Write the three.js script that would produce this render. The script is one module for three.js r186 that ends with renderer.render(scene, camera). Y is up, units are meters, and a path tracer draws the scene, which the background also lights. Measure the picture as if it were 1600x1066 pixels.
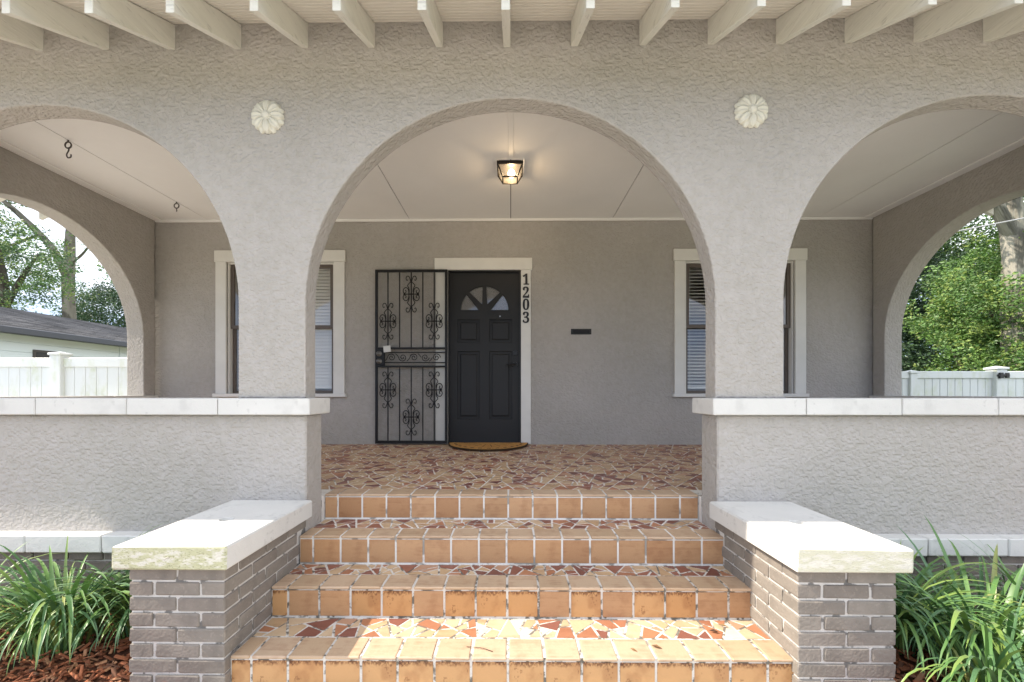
import * as THREE from 'three';
import { mergeGeometries } from 'three/addons/utils/BufferGeometryUtils.js';
import { ConvexGeometry } from 'three/addons/geometries/ConvexGeometry.js';
import { TextGeometry } from 'three/addons/geometries/TextGeometry.js';
import { FontLoader } from 'three/addons/loaders/FontLoader.js';
import { Brush, Evaluator, SUBTRACTION } from 'three-bvh-csg';

// ───────────────────────── camera, sky, sun, exposure ─────────────────────────
const scene = new THREE.Scene();
const camera = new THREE.PerspectiveCamera(2 * Math.atan(533 / 670) * 180 / Math.PI, 1600 / 1066, 0.05, 400);
camera.position.set(0, 1.31, 2.577);
camera.rotation.y = 0.6 * Math.PI / 180;
camera.setViewOffset(1600, 1066, 9, -81, 1600, 1066);      // a shift lens: verticals stay vertical
camera.updateProjectionMatrix();

const renderer = new THREE.WebGLRenderer({ antialias: true });
renderer.toneMapping = THREE.LinearToneMapping;
renderer.toneMappingExposure = 2.45;
renderer.shadowMap.enabled = true;
renderer.shadowMap.type = THREE.PCFSoftShadowMap;

const SUN = new THREE.Vector3(-0.96, 1, 0.07).normalize();
const sun = new THREE.DirectionalLight(0xfff3e2, 3.2);
sun.position.copy(SUN).multiplyScalar(40);
sun.castShadow = true;
sun.shadow.mapSize.set(4096, 4096);
Object.assign(sun.shadow.camera, { left: -22, right: 22, top: 22, bottom: -22, near: 1, far: 90 });
sun.shadow.bias = -0.0005;
scene.add(sun, sun.target);

// ───────────────────────── small tools ─────────────────────────
function rng(seed) { let a = seed >>> 0; return () => { a = (a + 0x6D2B79F5) | 0; let t = Math.imul(a ^ (a >>> 15), 1 | a); t = (t + Math.imul(t ^ (t >>> 7), 61 | t)) ^ t; return ((t ^ (t >>> 14)) >>> 0) / 4294967296; }; }
const R0 = rng(1203);
const rr = (a, b, R = R0) => a + (b - a) * R();
const pick = (a, R = R0) => a[Math.floor(R() * a.length)];
const clamp = (x, a = 0, b = 1) => Math.min(b, Math.max(a, x));
const sstep = (a, b, x) => { const t = clamp((x - a) / (b - a)); return t * t * (3 - 2 * t); };
const V = (x, y, z) => new THREE.Vector3(x, y, z);
function h2(x, y, s) { let n = Math.imul(x, 374761393) + Math.imul(y, 668265263) + Math.imul(s, 974711); n = Math.imul(n ^ (n >>> 13), 1274126177); return ((n ^ (n >>> 16)) >>> 0) / 4294967296; }
// value noise that repeats after px, py cells
function vn(u, v, px, py, s) {
  u *= px; v *= py; const x = Math.floor(u), y = Math.floor(v), a = u - x, b = v - y, fa = a * a * (3 - 2 * a), fb = b * b * (3 - 2 * b);
  const X = ((x % px) + px) % px, Y = ((y % py) + py) % py, X1 = (X + 1) % px, Y1 = (Y + 1) % py;
  const p = h2(X, Y, s), q = h2(X1, Y, s), r = h2(X, Y1, s), t = h2(X1, Y1, s);
  return p + (q - p) * fa + (r - p) * fb + (p - q - r + t) * fa * fb;
}
function fbm(u, v, px, py, oct, s) { let t = 0, a = 0.5, n = 0; for (let i = 0; i < oct; i++) { t += a * vn(u, v, px << i, py << i, s + i); n += a; a *= 0.5; } return t / n; }
function tex(w, h, f, srgb, sx = 1, sy = sx) {
  const d = new Uint8Array(w * h * 4);
  for (let j = 0; j < h; j++) for (let i = 0; i < w; i++) {
    const c = f(i / w, j / h), k = (j * w + i) * 4;
    const [r, g, b] = typeof c === 'number' ? [c, c, c] : c;
    d[k] = clamp(r) * 255; d[k + 1] = clamp(g) * 255; d[k + 2] = clamp(b) * 255; d[k + 3] = 255;
  }
  const t = new THREE.DataTexture(d, w, h); t.wrapS = t.wrapT = THREE.RepeatWrapping; t.magFilter = THREE.LinearFilter; t.minFilter = THREE.LinearMipmapLinearFilter; t.generateMipmaps = true;
  if (srgb) t.colorSpace = THREE.SRGBColorSpace; t.repeat.set(1 / sx, 1 / sy); t.needsUpdate = true; return t;
}
const col = (r, g, b) => new THREE.Color().setRGB(r, g, b);
const mat = (c, o = {}) => new THREE.MeshStandardMaterial({ color: Array.isArray(c) ? col(...c) : c, roughness: 0.8, ...o });

// ───────────────────────── sky: air and clouds ─────────────────────────
{
  const W = 512, H = 256, d = new Float32Array(W * H * 4);
  for (let j = 0; j < H; j++) for (let i = 0; i < W; i++) {
    const el = ((j + 0.5) / H - 0.5) * Math.PI, az = (i + 0.5) / W * 2 * Math.PI, s = Math.sin(el), up = Math.max(s, 0);
    const k = Math.pow(1 - up, 2.6);
    let c = [0.26 + 0.06 * k, 0.42 - 0.02 * k, 0.80 - 0.26 * k];
    // thin broken cloud, mapped on a flat layer so that it shrinks to the horizon
    const q = 1 / (up + 0.14), cx = Math.cos(az) * Math.cos(el) * q * 0.055 + 0.37, cy = Math.sin(az) * Math.cos(el) * q * 0.055 + 0.61;
    const n = fbm(cx, cy, 5, 5, 5, 77), m = sstep(0.50, 0.70, n) * sstep(-0.02, 0.10, s) * 0.85;
    c = c.map((x, a) => x + ([0.88, 0.89, 0.92][a] - x) * m);
    if (s < 0) c = c.map((x, a) => x * (1 - sstep(0, 0.15, -s)) + [0.2, 0.2, 0.18][a] * sstep(0, 0.15, -s));
    const o = (j * W + i) * 4; d[o] = c[0]; d[o + 1] = c[1]; d[o + 2] = c[2]; d[o + 3] = 1;
  }
  const t = new THREE.DataTexture(d, W, H, THREE.RGBAFormat, THREE.FloatType);
  t.mapping = THREE.EquirectangularReflectionMapping; t.magFilter = t.minFilter = THREE.LinearFilter; t.needsUpdate = true;
  scene.background = t; scene.environment = t;
}

// ───────────────────────── naming and adding ─────────────────────────
const taken = {};
function num(name) { const n = taken[name] = (taken[name] ?? -1) + 1; return n ? name + '_' + String(n).padStart(3, '0') : name; }
function tag(o, label, category, group, kind) { o.name = num(o.name); o.userData = { label, category }; if (group) o.userData.group = group; if (kind) o.userData.kind = kind; scene.add(o); return o; }
function thing(name, label, category, pos = [0, 0, 0], group) { const g = new THREE.Group(); g.name = name; g.position.set(...pos); return tag(g, label, category, group); }
function part(name, geo, m, parent, label) { const o = new THREE.Mesh(geo, m); o.name = name; o.castShadow = o.receiveShadow = true; parent?.add(o); if (label) o.userData.label = label; return o; }
function subgroup(name, parent, label) { const g = new THREE.Group(); g.name = name; parent.add(g); if (label) g.userData.label = label; return g; }
function structure(name, geo, m, label, category) { const o = part(name, geo, m, scene, label); o.userData.kind = 'structure'; if (category) o.userData.category = category; return o; }
function put(o, x, y, z) { o.position.set(x, y, z); return o; }

// ───────────────────────── geometry tools ─────────────────────────
function boxUV(g, k = 1, ox = 0, oy = 0) {            // uv in metres by the way each face points
  if (g.index) g = g.toNonIndexed();
  const p = g.attributes.position, uv = new Float32Array(p.count * 2), a = V(), b = V(), c = V(), n = V();
  for (let i = 0; i < p.count; i += 3) {
    a.fromBufferAttribute(p, i); b.fromBufferAttribute(p, i + 1); c.fromBufferAttribute(p, i + 2);
    n.subVectors(b, a).cross(V().subVectors(c, a)); const x = Math.abs(n.x), y = Math.abs(n.y), z = Math.abs(n.z);
    [a, b, c].forEach((q, j) => { const [s, t] = y >= x && y >= z ? [q.x, q.z] : x >= z ? [q.z, q.y] : [q.x, q.y]; uv[(i + j) * 2] = s * k + ox; uv[(i + j) * 2 + 1] = t * k + oy; });
  }
  g.setAttribute('uv', new THREE.BufferAttribute(uv, 2)); return g;
}
const box = (x0, x1, y0, y1, z0, z1) => boxUV(new THREE.BoxGeometry(x1 - x0, y1 - y0, z1 - z0).translate((x0 + x1) / 2, (y0 + y1) / 2, (z0 + z1) / 2));
function chBox(w, h, d, c = 0.004, jit = 0, R = R0, k = 1, ox = 0, oy = 0) {     // box with chamfered, slightly uneven edges
  const P = [];
  for (const sx of [-1, 1]) for (const sy of [-1, 1]) for (const sz of [-1, 1]) {
    const X = sx * w / 2, Y = sy * h / 2, Z = sz * d / 2, q = () => c * (1 + jit * rr(-1, 1, R));
    P.push(V(X, Y - sy * q(), Z - sz * q()), V(X - sx * q(), Y, Z - sz * q()), V(X - sx * q(), Y - sy * q(), Z));
  }
  return boxUV(new ConvexGeometry(P), k, ox, oy);
}
const cbox = (x0, x1, y0, y1, z0, z1, c = 0.004, jit = 0) => boxUV(chBox(x1 - x0, y1 - y0, z1 - z0, c, jit).translate((x0 + x1) / 2, (y0 + y1) / 2, (z0 + z1) / 2));
function tri(pos, uv) { const g = new THREE.BufferGeometry(); g.setAttribute('position', new THREE.Float32BufferAttribute(pos, 3)); if (uv) g.setAttribute('uv', new THREE.Float32BufferAttribute(uv, 2)); g.computeVertexNormals(); return uv ? g : boxUV(g); }
function quad(P, a, b, c, d) { for (const q of [a, b, c, a, c, d]) P.push(q.x ?? q[0], q.y ?? q[1], q.z ?? q[2]); }
function limb(pts, radii, seg = 8, rad = 8) {          // tapered tube through points
  const cv = new THREE.CatmullRomCurve3(pts.map(p => V(...p))), n = (pts.length - 1) * seg, fr = cv.computeFrenetFrames(n), P = [], U = [], I = [];
  for (let i = 0; i <= n; i++) {
    const t = i / n, c = cv.getPoint(t), f = t * (radii.length - 1), k = Math.min(Math.floor(f), radii.length - 2), r = radii[k] + (radii[k + 1] - radii[k]) * (f - k);
    for (let j = 0; j <= rad; j++) { const a = j / rad * Math.PI * 2, w = r * (1 + 0.09 * Math.sin(a * 3 + i * 0.7)); const q = c.clone().addScaledVector(fr.normals[i], Math.cos(a) * w).addScaledVector(fr.binormals[i], Math.sin(a) * w); P.push(q.x, q.y, q.z); U.push(j / rad * 1.2, t * cv.getLength()); }
  }
  for (let i = 0; i < n; i++) for (let j = 0; j < rad; j++) { const a = i * (rad + 1) + j, b = a + rad + 1; I.push(a, b, a + 1, b, b + 1, a + 1); }
  const g = new THREE.BufferGeometry(); g.setAttribute('position', new THREE.Float32BufferAttribute(P, 3)); g.setAttribute('uv', new THREE.Float32BufferAttribute(U, 2)); g.setIndex(I); g.computeVertexNormals(); return g;
}
const wire = (pts, r, n = 40, rad = 5) => new THREE.TubeGeometry(new THREE.CatmullRomCurve3(pts.map(p => V(...p))), n, r, rad);

// ───────────────────────── materials ─────────────────────────
const stuccoBump = tex(1024, 1024, (u, v) => {
  const a = fbm(u, v, 96, 120, 2, 11), b = fbm(u, v, 52, 64, 1, 31);
  return 0.68 * sstep(0.25, 0.75, a) + 0.32 * b;
}, false, 1.6);
const stuccoTone = tex(512, 512, (u, v) => {
  const a = fbm(u, v, 4, 4, 5, 3), b = fbm(u, v, 90, 90, 2, 8), s = 0;
  const t = 0.90 + 0.09 * a + 0.05 * (b - 0.5) - 0.22 * s; return [t, t * (1 - 0.008 * a), t * (0.975 + 0.02 * b)];
}, true, 2.9);
const M = {};
M.stucco = mat([0.455, 0.434, 0.41], { roughness: 0.93, bumpMap: stuccoBump, bumpScale: 0.0056, map: stuccoTone });
const plasterBump = tex(512, 512, (u, v) => 0.6 * fbm(u, v, 40, 40, 3, 21) + 0.4 * fbm(u, v, 180, 180, 2, 2), false, 0.9);
const chalkTone = tex(512, 512, (u, v) => { const a = fbm(u, v, 6, 6, 5, 41), s = sstep(0.62, 0.70, vn(u, v, 7, 7, 14)) * sstep(0.66, 0.72, fbm(u, v, 50, 50, 3, 12)), h = sstep(0.5, 0.75, fbm(u, v, 9, 9, 5, 15)); const t = 0.94 + 0.06 * a - 0.05 * s - 0.045 * h; return [t, t * 0.995, t * 0.98]; }, true, 1.1);
M.cap = mat([0.68, 0.68, 0.67], { roughness: 0.85, bumpMap: plasterBump, bumpScale: 0.0015, map: chalkTone });
// moss-stained cast stone (front face of the pier copings)
const mossTex = (s, amount) => tex(512, 256, (u, v) => {
  const a = fbm(u, v, 14, 7, 5, s), b = fbm(u, v, 60, 30, 3, s + 9), e = Math.max(sstep(0.55, 1, v), 0.75 * sstep(0.35, 0, v));
  const m = clamp(amount * sstep(0.40, 0.62, a * 0.7 + b * 0.3 + 0.16 * e)), d = sstep(0.66, 0.74, b) * 0.5 * m;
  const base = [0.93, 0.92, 0.88], moss = [0.82, 0.82, 0.68]; return base.map((x, i) => (x + (moss[i] - x) * m) * (1 - 0.35 * d) * (0.95 + 0.08 * b));
}, true, 1, 1);
M.mossA = mat([0.82, 0.82, 0.80], { roughness: 0.95, bumpMap: plasterBump, bumpScale: 0.004, map: mossTex(201, 1.0) });
M.mossB = mat([0.82, 0.82, 0.80], { roughness: 0.95, bumpMap: plasterBump, bumpScale: 0.003, map: mossTex(311, 0.45) });
const brickTone = tex(256, 256, (u, v) => { const a = fbm(u, v, 8, 8, 4, 61), b = sstep(0.70, 0.80, fbm(u, v, 50, 50, 2, 4)); const t = 0.86 + 0.16 * a; return [t + 0.08 * b, t + 0.08 * b, t + 0.08 * b]; }, true, 0.5);
const brickBump = tex(256, 256, (u, v) => 0.5 * fbm(u, v, 16, 16, 3, 71) + 0.5 * fbm(u, v, 64, 64, 2, 72), false, 0.5);
M.bricks = [[0.25, 0.222, 0.19], [0.27, 0.24, 0.205], [0.235, 0.205, 0.175], [0.26, 0.23, 0.198]].map(c => mat(c, { roughness: 0.82, map: brickTone, bumpMap: brickBump, bumpScale: 0.003 }));
M.mortar = mat([0.62, 0.595, 0.555], { roughness: 0.95, map: tex(512, 512, (u, v) => { const a = fbm(u, v, 20, 20, 4, 33), d = sstep(0.60, 0.72, fbm(u, v, 24, 24, 4, 36)); return 0.92 + 0.1 * a - 0.4 * d; }, true, 0.9), bumpMap: brickBump, bumpScale: 0.004 });
const woodBump = tex(512, 256, (u, v) => 0.55 * fbm(u, v, 5, 70, 3, 81) + 0.45 * sstep(0.6, 0.75, fbm(u, v, 14, 40, 4, 84)), false, 1.1, 0.5);
M.rafter = mat([0.77, 0.76, 0.72], { roughness: 0.7, bumpMap: woodBump, bumpScale: 0.0022, map: tex(512, 256, (u, v) => { const a = fbm(u, v, 6, 20, 4, 88), s = sstep(0.70, 0.78, fbm(u, v, 18, 50, 4, 89)); const t = 0.93 + 0.07 * a - 0.08 * s; return [t, t, t * 0.98]; }, true, 1.3, 0.6) });
M.deck = mat([0.78, 0.74, 0.67], { roughness: 0.7 });
M.ceiling = mat([0.86, 0.85, 0.825], { roughness: 0.7, map: tex(256, 256, (u, v) => 0.965 + 0.035 * fbm(u, v, 5, 5, 4, 95), true, 2.1) });
M.white = mat([0.76, 0.75, 0.71], { roughness: 0.5, map: tex(256, 256, (u, v) => 0.95 + 0.05 * fbm(u, v, 6, 6, 4, 96), true, 0.8) });
M.brown = mat([0.12, 0.098, 0.082], { roughness: 0.45, metalness: 0.2 });
M.black = mat([0.012, 0.012, 0.013], { roughness: 0.42 });
M.iron = mat([0.010, 0.010, 0.011], { roughness: 0.5, metalness: 0.3 });
M.door = mat([0.006, 0.006, 0.0075], { roughness: 0.55, metalness: 0, bumpMap: tex(128, 512, (u, v) => fbm(u, v, 60, 8, 3, 55), false, 0.3, 0.6), bumpScale: 0.0006 });
M.glass = new THREE.MeshPhysicalMaterial({ color: 0xffffff, transmission: 1, thickness: 0, roughness: 0.0, ior: 1.55 });
M.fanGlass = new THREE.MeshPhysicalMaterial({ color: col(0.72, 0.72, 0.72), transmission: 0.8, thickness: 0, roughness: 0.04, ior: 1.6 });
M.blind = mat([0.80, 0.79, 0.75], { roughness: 0.55 });
M.shingle = mat([0.17, 0.165, 0.16], { roughness: 0.95, map: tex(512, 512, (u, v) => { const a = vn(u, v, 6, 14, 7), b = fbm(u, v, 120, 120, 2, 13); return 0.66 + 0.24 * a + 0.22 * (b - 0.5); }, true, 1.8) });
M.concrete = mat([0.60, 0.565, 0.50], { roughness: 0.95, map: tex(256, 256, (u, v) => 0.88 + 0.12 * fbm(u, v, 8, 8, 5, 44), true, 1.7) });
M.dark = mat([0.10, 0.09, 0.08], { roughness: 0.95 });
M.room = mat([0.30, 0.27, 0.24], { roughness: 0.95 });

// ───────────────────────── ground ─────────────────────────
{
  const lawn = mat([0.15, 0.175, 0.08], { roughness: 1, map: tex(512, 512, (u, v) => { const a = fbm(u, v, 6, 6, 5, 52), b = fbm(u, v, 120, 120, 2, 53); return [0.78 + 0.22 * a, 0.78 + 0.2 * a + 0.1 * (b - 0.5), 0.7 + 0.2 * b]; }, true, 3.1) });
  structure('ground', boxUV(new THREE.PlaneGeometry(360, 360).rotateX(-Math.PI / 2)).translate(0, -0.012, 0), lawn, 'green lawn around the house', 'ground');
  structure('walkway', cbox(-1.32, 1.32, -0.06, 0.0, 0.72, 1.745, 0.006), M.concrete, 'pale concrete walkway at the foot of the steps', 'walkway');
  structure('driveway', cbox(-10, 10, -0.07, -0.006, 1.75, 10, 0.006), M.concrete, 'pale concrete forecourt in front of the planting beds', 'driveway');
  structure('side_drive', cbox(-9.6, -4.75, -0.07, -0.006, -3.1, 1.745, 0.006), M.concrete, 'pale concrete side drive left of the house', 'driveway');
  const soil = mat([0.13, 0.055, 0.03], { roughness: 1, map: tex(256, 256, (u, v) => { const a = fbm(u, v, 30, 30, 3, 57); return [0.6 + 0.5 * a, 0.55 + 0.5 * a, 0.5 + 0.5 * a]; }, true, 0.6) });
  for (const s of [-1, 1]) {
    const [a, b] = s < 0 ? [-4.7, -1.33] : [1.33, 4.7];
    const nx = 40, nz = 20, g = new THREE.PlaneGeometry(b - a, 1.7, nx, nz).rotateX(-Math.PI / 2), p = g.attributes.position;
    for (let i = 0; i < p.count; i++) p.setY(i, 0.008 + 0.03 * fbm((p.getX(i) + 5) / 10, (p.getZ(i) + 3) / 10, 30, 30, 2, 58));
    g.translate((a + b) / 2, 0, 0.87); g.computeVertexNormals();
    structure('mulch_bed', boxUV(g), soil, s < 0 ? 'red mulch bed left of the steps' : 'red mulch bed right of the steps', 'mulch').name = s < 0 ? 'mulch_bed' : 'mulch_bed_001';
    const R = rng(s < 0 ? 70 : 71), chip = chBox(0.045, 0.006, 0.011, 0.002, 0.5, R), n = 9000;
    const im = new THREE.InstancedMesh(chip, mat([1, 1, 1], { roughness: 0.95 }), n), D = new THREE.Object3D(), c = new THREE.Color();
    for (let i = 0; i < n; i++) {
      D.position.set(rr(a, b, R), rr(0.018, 0.052, R), rr(0.06, 1.6, R)); D.rotation.set(rr(-0.5, 0.5, R), rr(0, 6.28, R), rr(-0.5, 0.5, R)); D.scale.set(rr(0.5, 1.5, R), rr(0.7, 1.6, R), rr(0.6, 1.7, R)); D.updateMatrix(); im.setMatrixAt(i, D.matrix);
      const t = R(), k = rr(0.6, 1.25, R); im.setColorAt(i, t < 0.7 ? c.setRGB(0.34 * k, 0.12 * k, 0.055 * k) : t < 0.9 ? c.setRGB(0.46 * k, 0.23 * k, 0.12 * k) : c.setRGB(0.15 * k, 0.07 * k, 0.04 * k));
    }
    im.name = 'mulch_chips'; im.castShadow = im.receiveShadow = true;
    tag(im, s < 0 ? 'shredded red bark mulch left of the steps' : 'shredded red bark mulch right of the steps', 'mulch', null, 'stuff');
  }
}

// ───────────────────────── the house ─────────────────────────
const house = thing('stucco_house', 'greige stucco house with arched front porch and brick base', 'house');
const BZ = -2.577, CEIL = 3.40, FLOORF = 0.640, FLOORB = 0.694;
const extr = (sh, d, b = 0.008, seg = 2, cs = 56) => new THREE.ExtrudeGeometry(sh, { depth: d - 2 * b, bevelEnabled: b > 0, bevelThickness: b, bevelSize: b, bevelOffset: -b, bevelSegments: seg, curveSegments: cs });
function arcPath(sh, x0, x1, yb, yTop) { // continue a shape (going from x0 to x1) round an arch
  const r = Math.abs(x1 - x0) / 2, cx = (x0 + x1) / 2, yc = yTop - r, s = Math.sign(x1 - x0); sh.lineTo(x0, yb); sh.lineTo(x0, yc); const n = 48;
  for (let i = 1; i < n; i++) { const a = Math.PI * i / n; sh.lineTo(cx - s * r * Math.cos(a), yc + r * Math.sin(a)); } sh.lineTo(x1, yc); sh.lineTo(x1, yb);
}
{ // front wall: three arches
  const sh = new THREE.Shape(); sh.moveTo(-4.5, 1.27); sh.lineTo(-4.5, 3.555); sh.lineTo(4.5, 3.555); sh.lineTo(4.5, 1.27);
  arcPath(sh, 4.07, 1.632, 1.27, 3.082); arcPath(sh, 1.224, -1.240, 1.27, 3.083); arcPath(sh, -1.650, -4.07, 1.27, 3.062); sh.closePath();
  part('front_wall', extr(sh, 0.137, 0.009, 2).translate(0, 0, -0.128), M.stucco, house);
  // side walls: one arch each
  for (const s of [-1, 1]) {
    const q = new THREE.Shape(); q.moveTo(0.145, 1.27); q.lineTo(0.145, 3.555); q.lineTo(2.56, 3.555); q.lineTo(2.56, 1.27);
    arcPath(q, 2.40, 0.22, 1.27, 3.04); q.closePath();
    const g = extr(q, 0.2, 0.009, 2).rotateY(Math.PI / 2).translate(s < 0 ? -4.491 : 4.309, 0, 0);
    part('side_wall', g, M.stucco, house);
  }
  // back wall of the porch with door and window openings
  const b = new THREE.Shape(); b.moveTo(-4.5, 0); b.lineTo(-4.5, 3.9); b.lineTo(4.5, 3.9); b.lineTo(4.5, 0); b.closePath();
  const hole = (x0, x1, y0, y1) => { const p = new THREE.Path(); p.moveTo(x0, y0); p.lineTo(x1, y0); p.lineTo(x1, y1); p.lineTo(x0, y1); p.closePath(); b.holes.push(p); };
  hole(-0.747, 0.115, 0.60, 2.782); hole(-3.434, -2.128, 1.30, 2.89); hole(2.083, 3.384, 1.30, 2.89);
  part('entry_wall', extr(b, 0.2, 0).translate(0, 0, BZ - 0.2), M.stucco, house);
  // the rooms behind
  for (const s of [-1, 1]) part('outer_wall', box(s < 0 ? -4.5 : 4.3, s < 0 ? -4.3 : 4.5, 0, 3.56, -12.5, BZ - 0.202), M.stucco, house);
  part('rear_wall', box(-4.5, 4.5, 0, 3.56, -12.7, -12.502), M.stucco, house);
  part('room_ceiling', box(-4.298, 4.298, 3.2, 3.22, -12.5, BZ - 0.204), M.room, house);
  part('room_floor', box(-4.298, 4.298, 0.55, 0.6, -12.5, BZ - 0.204), M.room, house);
}
{ // parapets with coping stones, base course and brick foundation
  const foundation = subgroup('foundation_wall', house, 'grey painted brick foundation under the porch');
  part('mortar_bed', box(-4.46, -1.24, 0, 0.366, -0.2, 0.018), M.mortar, foundation); part('mortar_bed', box(1.24, 4.46, 0, 0.366, -0.2, 0.018), M.mortar, foundation);
  const R = rng(5), var4 = [0, 1, 2, 3, 4].map(i => chBox(0.203, 0.057, 0.09, 0.004, 0.6, R, 1, R(), R())), half = [0, 1].map(i => chBox(0.097, 0.057, 0.09, 0.004, 0.6, R, 1, R(), R()));
  for (const s of [-1, 1]) for (let c = 0; c < 6; c++) {
    const y = 0.366 - 0.0305 - c * 0.067; if (y < -0.03) break;
    for (let k = 0; k < 14; k++) { const x = 1.66 + (c % 2 ? 0.1065 : 0) + k * 0.2135; if (x > 4.44) break; const o = part('brick', pick(var4, R), pick(M.bricks, R), foundation); put(o, s * (x + 0.04), y + rr(-0.001, 0.001, R), -0.016 + rr(-0.0015, 0.0015, R)); if (R() < 0.5) o.rotation.z = Math.PI; }
  }
  for (const s of [-1, 1]) {
    const X = (a, b) => s < 0 ? [-b, -a] : [a, b];
    const p = subgroup('parapet', house, s < 0 ? 'stucco parapet left of the steps' : 'stucco parapet right of the steps');
    const w = chBox(3.262, 0.80, 0.217, 0.010, 0.2); part('stucco_panel', boxUV(w.translate(s * 2.867, 0.777, -0.1085)), M.stucco, p);
    part('stucco_panel', box(...X(4.302, 4.498), 0, 1.177, -2.57, -0.219), M.stucco, p);
    let x = s < 0 ? 1.198 : 1.09; const joints = s < 0 ? [1.752, 2.30, 2.852, 3.40, 3.95, 4.54] : [1.742, 2.30, 2.857, 3.41, 3.95, 4.54]; if (s > 0) x = 1.193;
    for (const e of joints) { part('coping_stone', cbox(...X(x, e - 0.004), 1.178, 1.277, -0.257, 0.04, 0.005, 0.4), M.cap, p); x = e; }
    for (let k = 0; k < 4; k++) part('coping_stone', cbox(...X(4.262, 4.538), 1.178, 1.277, -0.262 - (k + 1) * 0.578 + 0.004, -0.262 - k * 0.578, 0.005, 0.4), M.cap, p);
    x = 1.655; for (const e of [1.96, 2.41, 2.865, 3.32, 3.77, 4.22, 4.58]) { part('base_course_stone', cbox(...X(x, e - 0.005), 0.368, 0.470, -0.02, 0.085, 0.006, 0.4), M.cap, p); x = e; }
    // ragged sealant bead where the column meets the coping
    const pts = []; const [c0, c1] = X(1.236, 1.638); for (let k = 0; k <= 30; k++) pts.push([c0 + (c1 - c0) * k / 30, 1.279 + rr(0, 0.006), 0.002 + rr(-0.003, 0.003)]);
    part('sealant_bead', wire(pts, 0.0045, 60, 5), mat([0.30, 0.29, 0.28], { roughness: 1 }), p);
  }
}
{ // porch ceiling: boards with open joints, battens, trim
  const c = subgroup('porch_ceiling', house, 'cream painted porch ceiling of wide boards'); const e = [-4.3, -3.66, -2.44, -1.22, 0, 1.22, 2.44, 3.66, 4.3];
  for (let i = 0; i < 8; i++) part('ceiling_board', box(e[i] + 0.004, e[i + 1] - 0.004, CEIL, CEIL + 0.01, BZ + 0.002, -0.139), M.ceiling, c);
  part('backing', box(-4.31, 4.31, CEIL + 0.012, CEIL + 0.03, BZ + 0.001, -0.138), M.dark, c);
  part('batten', cbox(-0.021, 0.021, CEIL - 0.009, CEIL - 0.0005, -1.25, -0.14, 0.002), M.ceiling, c);
  for (const s of [-1, 1]) part('trim_board', cbox(s < 0 ? -4.298 : 4.19, s < 0 ? -4.19 : 4.298, CEIL - 0.016, CEIL - 0.0005, BZ + 0.03, -0.14, 0.003), M.ceiling, c);
  part('trim_board', cbox(-4.298, 4.298, CEIL - 0.028, CEIL - 0.0005, BZ + 0.001, BZ + 0.026, 0.004), M.ceiling, c);
}
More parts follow.
